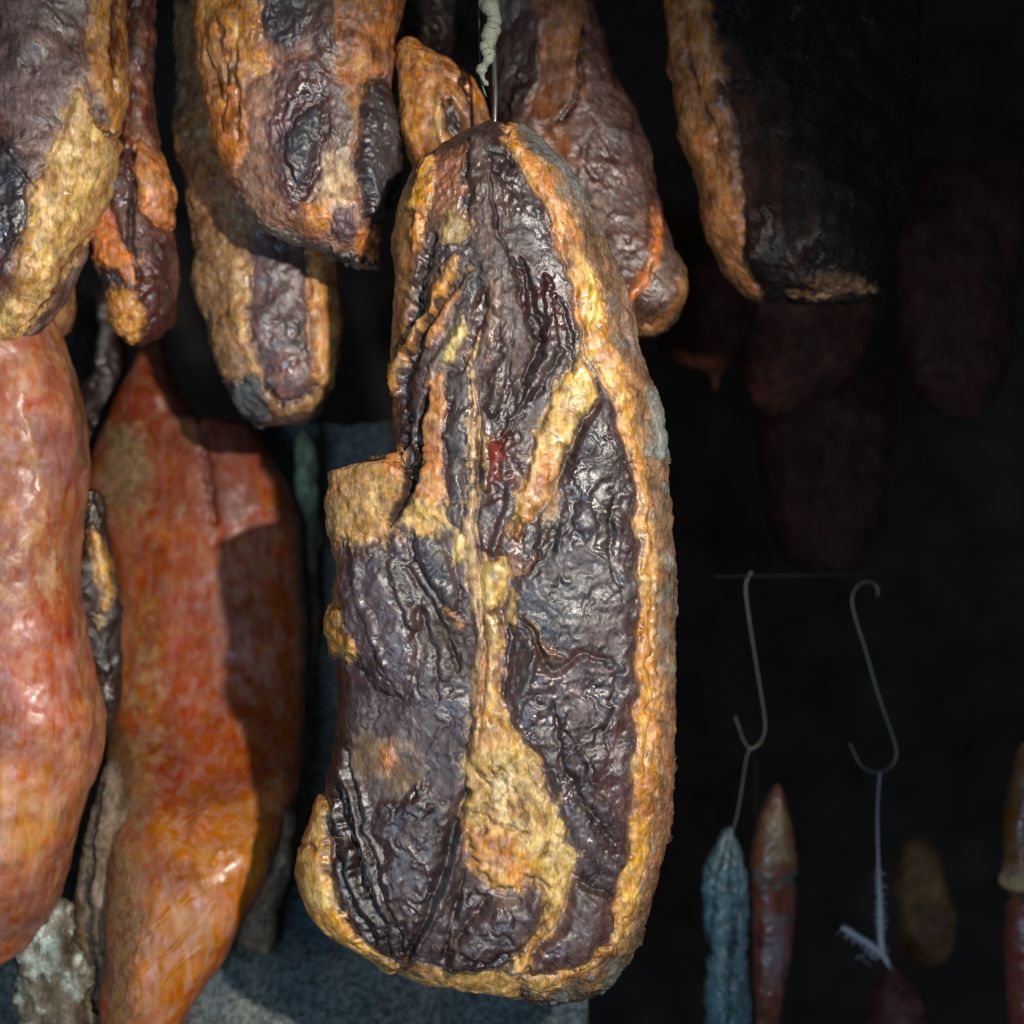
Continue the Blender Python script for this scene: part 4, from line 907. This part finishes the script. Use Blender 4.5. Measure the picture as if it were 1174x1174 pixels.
# ================================================================== far pieces, right; their dimness is put into dark base colours
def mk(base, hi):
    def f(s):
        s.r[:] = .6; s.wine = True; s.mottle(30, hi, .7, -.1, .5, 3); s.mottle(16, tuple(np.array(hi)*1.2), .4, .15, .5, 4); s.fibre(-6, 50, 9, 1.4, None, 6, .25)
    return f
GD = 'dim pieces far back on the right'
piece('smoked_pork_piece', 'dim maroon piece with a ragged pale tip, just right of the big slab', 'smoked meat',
  [(742,240),(742,340),(752,390),(776,418),(800,424),(812,436),(818,450)], [(880,240),(872,320),(862,372),(846,404),(832,424),(824,442),(820,450)], .30, .03, (64,27,22), mk(0,(84,38,29)), part='shaded_lean', res=3, rt=40, group=GD)
piece('smoked_pork_piece', 'dim maroon piece directly under the bottom of the near-black upper right slab', 'smoked meat',
  [(838,270),(838,380),(848,430),(864,462),(888,480)], [(1010,270),(1006,360),(990,410),(960,440),(930,462),(896,480)], .32, .035, (68,27,22), mk(0,(90,40,29)), part='shaded_lean', res=3, rt=50, group=GD)
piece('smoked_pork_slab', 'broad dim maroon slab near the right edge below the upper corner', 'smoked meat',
  [(1020,180),(1016,300),(1022,380),(1040,440),(1076,476),(1100,484)], [(1170,180),(1168,320),(1156,400),(1140,450),(1120,480),(1104,484)], .34, .035, (54,21,18), mk(0,(70,28,23)), part='shaded_lean', res=3, rt=50, group=GD)
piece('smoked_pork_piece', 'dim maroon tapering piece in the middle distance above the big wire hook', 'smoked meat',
  [(872,420),(868,520),(874,590),(896,636),(930,664),(948,672)], [(1026,420),(1022,520),(1006,590),(984,640),(966,664),(952,672)], .40, .035, (54,22,20), mk(0,(68,29,25)), part='shaded_lean', res=3, rt=60, group=GD)
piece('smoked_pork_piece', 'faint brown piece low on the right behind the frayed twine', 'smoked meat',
  [(1040,960),(1030,1000),(1028,1050),(1034,1090),(1050,1110)], [(1064,960),(1080,1000),(1090,1050),(1082,1090),(1060,1110)], .42, .02, (110,72,46), mk(0,(150,104,60)), part='shaded_lean', res=3, rt=30, group=GD)
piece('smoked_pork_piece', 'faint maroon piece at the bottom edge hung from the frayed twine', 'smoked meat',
  [(1020,1104),(1000,1140),(992,1190),(996,1240)], [(1030,1104),(1056,1140),(1066,1190),(1060,1240)], .30, .022, (84,38,38), mk(0,(104,54,48)), part='shaded_lean', res=3, rt=30, group=GD)

# ================================================================== sausages
def f(s):
    s.mottle(24, (70,116,134), .8, -.3, .5, 3); s.mottle(9, (126,160,172), .7, .1, .5, 4); s.mottle(30, (52,72,76), .6, .1, .5, 5)
    s.fibre(-8, 60, 6, 3.2, None, 6, .45, tint=(120,158,172), bend=16); s.fibre(30, 30, 7, 1.8, None, 9, .2, tint=(110,124,84), bend=12)
    for pts in ([(834,956),(818,1010),(812,1090)], [(838,960),(836,1020),(842,1080),(836,1170)], [(846,980),(850,1040),(834,1110)]): s.stroke(pts, [2,3.5,2.5], (34,52,60), h=-4, warp=4)
piece('wrapped_sausage', 'short sausage wrapped in crinkled blue plastic, on a wire loop', 'sausage',
  [(834,948),(822,970),(810,992),(805,1020),(808,1060),(812,1095),(810,1140),(814,1200),(824,1230)], [(838,948),(846,968),(854,1000),(857,1040),(855,1095),(858,1140),(858,1200),(846,1230)],
  .20, .0135, (62,96,110), f, part='casing', res=1.6, rt=26, rough=.3, big=1, micro=.8)
def f(s):
    s.mottle(26, (150,72,56), .7, -.2, .5, 3); s.mottle(14, (84,44,40), .7, .05, .5, 4); s.fibre(-4, 60, 6, 1.6, None, 6, .3)
    s.poly([(860,890),(915,890),(916,1000),(858,1000)], (112,66,44), soft=8, warp=8)
    s.poly([(878,940),(900,930),(912,985),(880,990)], (150,124,88), soft=8, warp=8, alpha=.7)
    s.stroke([(852,1000),(880,1012),(918,1008)], 6, (84,90,86), h=-4, warp=2, part='twine_band', rough=.7)
    s.poly([(884,1050),(900,1050),(896,1110),(880,1130)], (150,130,140), soft=6, warp=5, alpha=.7, rough=.22)
piece('smoked_sausage', 'brown sausage with a tan pointed top, tied by a grey band, beside the blue one', 'sausage',
  [(889,898),(880,912),(870,940),(861,975),(858,1002),(861,1040),(862,1120),(862,1200),(868,1230)], [(893,898),(900,915),(908,948),(914,985),(912,1036),(906,1100),(894,1160),(886,1230)],
  .215, .0135, (126,62,50), f, part='casing', res=1.8, rt=26, rough=.34, big=1, micro=.8)
def f(s):
    s.mottle(20, (176,110,70), .6, -.1, .5, 3); s.fibre(-4, 60, 6, 1.6, None, 6, .3)
    s.poly([(1140,860),(1200,860),(1200,990),(1140,990)], (120,76,46), soft=8, warp=8)
    s.stroke([(1140,1006),(1170,1014),(1200,1008)], 8, (206,170,120), h=4, warp=2, part='twine_band', rough=.6, grain=4)
    s.stroke([(1140,1024),(1170,1030),(1200,1026)], 6, (60,64,62), h=-5, warp=2)
    s.poly([(1140,1040),(1200,1040),(1200,1200),(1140,1200)], (140,64,58), soft=8, warp=8)
piece('smoked_sausage', 'reddish sausage with a yellow tied top at the right edge', 'sausage',
  [(1172,850),(1160,890),(1153,940),(1151,1004),(1158,1030),(1153,1080),(1156,1160),(1164,1230)], [(1178,850),(1192,890),(1202,940),(1206,1004),(1198,1030),(1206,1080),(1206,1160),(1196,1230)],
  .20, .014, (150,80,60), f, part='casing', res=2.0, rt=26, rough=.34, big=1, micro=.8)

# ================================================================== hooks, wires and twine
steel = simple('worn_steel', (170,168,160), .3, .9, 900, .3, .0003, .25)
dull = simple('sooty_steel', (132,126,114), .38, .75, 700, .4, .0004, .4)
twine_m = simple('greasy_twine', (150,150,128), .6, 0, 900, .8, .0008, .45)
fuzz_m = simple('frayed_twine', (190,182,190), .8, 0, 900, .5, .0005, .3)
dark_iron = simple('rusty_rail', (26,23,22), .9, 0, 200, .6, .001, .5)

def wire(kind, pxpts, Y, r, mat, parent=None, n=8, rad=None):
    pts = path(pxpts, Y, n)
    if rad is not None: r = list(np.interp(np.linspace(0, 1, len(pts)), np.linspace(0, 1, len(rad)), rad))
    return tube_mesh(kind, [(pts, r)], mat, parent)
def base_empty(kind, loc, label, cat, group=None):
    o = bpy.data.objects.new(kind, None); C.objects.link(o); o.location = loc; o.empty_display_size = .02; tag(o, label, cat, group); bpy.context.view_layer.update(); return o

hk = base_empty('meat_hook', P(566, 150, 0), 'bright steel wire hook holding the big slab, greasy tape knotted round its upper end', 'hook')
wire('wire_shank', [(568,196,.012),(568,172,.0),(567,150,-.006),(568,110,-.006),(567,80,-.004),(566,30,0),(566,-60,0)], 0, .0013, steel, hk)
wire('wire_shank', [(549,-60),(549,0),(550,50),(552,92),(558,112,.006)], .004, .0006, simple('tarnished_wire', (70,92,84), .35, .6), hk)
kn = spline([P(565,-60,-.002), P(566,-30,-.003), P(562,0,-.004), P(568,16,-.004), P(562,34,-.003), P(560,52,-.002), P(557,64,-.002), P(555,84,0), P(554,100,0)], 14)
kr = np.interp(np.linspace(0, 1, len(kn)), np.linspace(0, 1, 9), [.0056,.0058,.0060,.0056,.0042,.0032,.0024,.0024,.0008])
kr = kr * (1 + .45 * fbm(np.arange(len(kn)) * 1.0, np.zeros(len(kn)), np.zeros(len(kn)), 6, 3, 8)); kn = kn + np.stack([fbm(np.arange(len(kn)) * 1.0, np.zeros(len(kn)) + q, np.zeros(len(kn)), 14, 3, 9) for q in (3., 9., 15.)], 1) * .003
ko = tube_mesh('tape_knot', [(kn, list(kr))], twine_m, hk, 12)

h1 = base_empty('meat_hook', P(866, 760, .2), 'thin straight wire hook above the blue wrapped sausage, holding its loop', 'hook', 'wire hooks on the right')
wire('hook_wire', [(862,655),(857,664),(855,680),(862,730),(870,780),(876,818),(877,838),(871,852),(861,858),(853,850),(848,836),(843,822)], .2, .00065, dull, h1)
h2 = base_empty('meat_hook', P(1003, 770, .2), 'large S shaped wire hook at right with its curl open to the left', 'hook', 'wire hooks on the right')
wire('hook_wire', [(1006,684),(1006,674),(998,667),(987,669),(979,678),(977,692),(983,716),(992,744),(1005,790),(1018,828),(1026,852),(1028,866),(1022,878),(1010,885),(997,884),(986,876),(979,862),(974,852)], .2, .0008, dull, h2)
rl = tube_mesh('iron_rail', [(np.array([P(820, 661, .2), P(1300, 655, .2)]), .0009)], dark_iron)
rl = rl; tag(rl, 'thin sooty rail that the two wire hooks hang over on the right', 'rail')
lp = wire('wire_loop', [(861,858),(856,868),(851,900),(845,935),(837,962)], .2, .0006, dull)
tag(lp, 'thin wire running from the straight hook down to the blue wrapped sausage', 'wire')
lp = wire('twine', [(861,858),(867,880),(866,930),(868,950),(880,935),(890,912)], .21, .0004, dark_iron)
tag(lp, 'dark thin string running from the straight hook to the brown sausage', 'string')
tw = base_empty('twine', P(1008, 960, .2), 'purplish grey frayed twine hanging from the bottom of the large S hook', 'twine')
wire('cord', [(1009,884),(1006,930),(1007,985),(1009,1040),(1011,1085),(1019,1106),(1024,1112,.28)], .2, .001, fuzz_m, tw, rad=[.0005,.0005,.0008,.0022,.0024,.0018,.0006])
wire('frayed_end', [(1013,1096),(1000,1084),(984,1074),(972,1066),(964,1064)], .2, .001, fuzz_m, tw, rad=[.002,.0022,.0022,.0024,.001])
rs = np.random.RandomState(9); fz = []
for k_ in range(240):
    if k_ < 130:
        t = rs.rand(); bx_, by_ = 1008 + 4 * t, 1000 + t * 95
    elif k_ < 220:
        t = rs.rand(); bx_, by_ = 1012 - 48 * t, 1096 - 32 * t
    else: bx_, by_ = 985 + rs.rand() * 25, 1088 + rs.rand() * 14
    a = rs.uniform(0, 6.28); l = rs.uniform(3, 11); c1 = rs.uniform(-4, 4)
    fz.append((np.array([P(bx_, by_, .2 + rs.uniform(-.003, .003)), P(bx_ + l * .5 * math.cos(a) + c1 * .4, by_ + l * .5 * math.sin(a), .2), P(bx_ + l * math.cos(a), by_ + l * math.sin(a) + c1 * .5, .2 + rs.uniform(-.004, .004))]), [.00034, .00028, .0001]))
fo = tube_mesh('loose_strand', fz, fuzz_m, tw, 4); fo['kind'] = 'stuff'

# ================================================================== walls
def wall_mat():
    m = bpy.data.materials.new('rough_grey_wall'); m.use_nodes = True; nt = m.node_tree; N = nt.nodes; L = nt.links; b = N['Principled BSDF']
    tc = N.new('ShaderNodeTexCoord')
    n1 = N.new('ShaderNodeTexNoise'); n1.inputs['Scale'].default_value = 16; n1.inputs['Detail'].default_value = 8
    n2 = N.new('ShaderNodeTexNoise'); n2.inputs['Scale'].default_value = 230; n2.inputs['Detail'].default_value = 5; n2.inputs['Roughness'].default_value = .8
    for q in (n1, n2): L.new(tc.outputs['Object'], q.inputs['Vector'])
    r = N.new('ShaderNodeValToRGB'); e = r.color_ramp.elements
    e[0].position = .35; e[0].color = (*lin((62,82,96)), 1); e[1].position = .68; e[1].color = (*lin((116,116,106)), 1)
    L.new(n1.outputs['Fac'], r.inputs[0])
    r2 = N.new('ShaderNodeMapRange'); r2.inputs[1].default_value = .42; r2.inputs[2].default_value = .62; r2.inputs[3].default_value = .4; r2.inputs[4].default_value = 1.7
    L.new(n2.outputs['Fac'], r2.inputs[0])
    v = N.new('ShaderNodeVectorMath'); v.operation = 'SCALE'; L.new(r.outputs[0], v.inputs[0]); L.new(r2.outputs[0], v.inputs['Scale']); L.new(v.outputs[0], b.inputs['Base Color'])
    b.inputs['Roughness'].default_value = .85
    bp = N.new('ShaderNodeBump'); bp.inputs['Strength'].default_value = .8; bp.inputs['Distance'].default_value = .002; L.new(n2.outputs['Fac'], bp.inputs['Height']); L.new(bp.outputs['Normal'], b.inputs['Normal'])
    return m
def box(name, x0, x1, y0, y1, z0, z1, mat):
    v = [(x0,y0,z0),(x1,y0,z0),(x1,y1,z0),(x0,y1,z0),(x0,y0,z1),(x1,y0,z1),(x1,y1,z1),(x0,y1,z1)]
    fc = [(0,1,5,4),(1,2,6,5),(2,3,7,6),(3,0,4,7),(4,5,6,7),(3,2,1,0)]
    me = bpy.data.meshes.new(name); me.from_pydata(v, [], fc); me.materials.append(mat)
    o = bpy.data.objects.new(name, me); C.objects.link(o); return o
Yw = .30
a = P(150, 484, Yw); b_ = P(672, 1500, Yw)
# its face leans forward towards the foot, shaped to lessen the slab's shadow
pr = [(484, .33), (520, .325), (700, .30), (860, .27), (1000, .20), (1100, .14), (1250, .11), (1500, .10)]
xs_ = np.linspace(-.36, .052, 60); vs_ = []; fs_ = []
ys_ = np.interp(np.linspace(0, 1, 90), np.linspace(0, 1, len(pr)), [q[0] for q in pr])
for yq in ys_:
    Yq = np.interp(yq, *np.array(pr).T); z = (CX - yq) * S * (D + Yq) / D
    for xq in xs_:
        nz = float(fbm(np.array([xq * 1000.]), np.array([3.]), np.array([z * 1000.]), 60, 4, 5)[0])
        vs_.append((xq + .007 * nz * (xq > .03) - .004 * (xq > .03), Yq + .007 * nz, z + (.008 * nz if yq < 500 else 0)))
W_ = len(xs_)
fs_ = [(i * W_ + j, (i + 1) * W_ + j, (i + 1) * W_ + j + 1, i * W_ + j + 1) for i in range(len(ys_) - 1) for j in range(W_ - 1)]
nb = len(vs_)
vs_ += [(v[0], .7, v[2]) for v in vs_[:nb] ]
edge = [j for j in range(W_)] + [i * W_ + W_ - 1 for i in range(1, len(ys_))] + [(len(ys_) - 1) * W_ + j for j in range(W_ - 2, -1, -1)] + [i * W_ for i in range(len(ys_) - 2, 0, -1)]
for q in range(len(edge)):
    e0, e1 = edge[q], edge[(q + 1) % len(edge)]; fs_.append((e0, e1, e1 + nb, e0 + nb))
fs_.append(tuple(nb + e for e in edge[::-1]))
me_ = bpy.data.meshes.new('masonry_pier'); me_.from_pydata(vs_, [], fs_); me_.materials.append(wall_mat())
w = bpy.data.objects.new('masonry_pier', me_); C.objects.link(w)
tag(w, 'rough blue grey masonry pier visible behind and below the big slab', 'wall')
soot = simple('sooty_wall', (74,66,63), .9, 0, 12, .5, .004, .5, .2)
w2 = box('back_wall', -2.5, 2.5, 1.6, 1.75, -1.6, 2.0, soot); tag(w2, None, None, None, 'structure')

# ================================================================== light, world, camera
wd = bpy.data.worlds.new('World'); scene.world = wd; wd.use_nodes = True
bg = wd.node_tree.nodes['Background']; bg.inputs[0].default_value = (.75, .9, 1.0, 1); bg.inputs[1].default_value = .045

def spot(name, loc, target, power, size, blend, radius, col):
    l = bpy.data.lights.new(name, 'SPOT'); l.energy = power; l.spot_size = math.radians(size); l.spot_blend = blend; l.shadow_soft_size = radius; l.color = col
    o = bpy.data.objects.new(name, l); C.objects.link(o); o.location = loc
    from mathutils import Vector
    d = Vector(target) - Vector(loc); o.rotation_euler = d.to_track_quat('-Z', 'Y').to_euler(); return o
spot('hand_torch', (.30, -.80, .19), P(400, 600, 0), 44, 48, .75, .014, (1.0, .95, .86))
dl = bpy.data.lights.new('cool_fill', 'AREA'); dl.shape = 'RECTANGLE'; dl.size = .3; dl.size_y = .3; dl.energy = 4.2; dl.color = (.5, .75, 1.0)  # added fill lamp, no such source in view; brightens pier and lean
do = bpy.data.objects.new('cool_fill', dl); C.objects.link(do); do.location = (-.24, -1.0, -.30)
from mathutils import Vector
do.rotation_euler = (Vector((-.05, .1, -.02)) - Vector(do.location)).to_track_quat('-Z', 'Y').to_euler()

cam = bpy.data.cameras.new('Camera'); co = bpy.data.objects.new('Camera', cam); C.objects.link(co)
co.location = (0, -D, 0); co.rotation_euler = (math.pi / 2, 0, 0)
cam.angle = 2 * math.atan(CX * S / D); cam.clip_start = .01; cam.clip_end = 50
cam.dof.use_dof = True; cam.dof.focus_distance = D - .03; cam.dof.aperture_fstop = 4.0
scene.camera = co
scene.view_settings.view_transform = 'Standard'; scene.view_settings.look = 'None'; scene.view_settings.gamma = 1; scene.view_settings.exposure = 0
scene.view_settings.use_curve_mapping = False
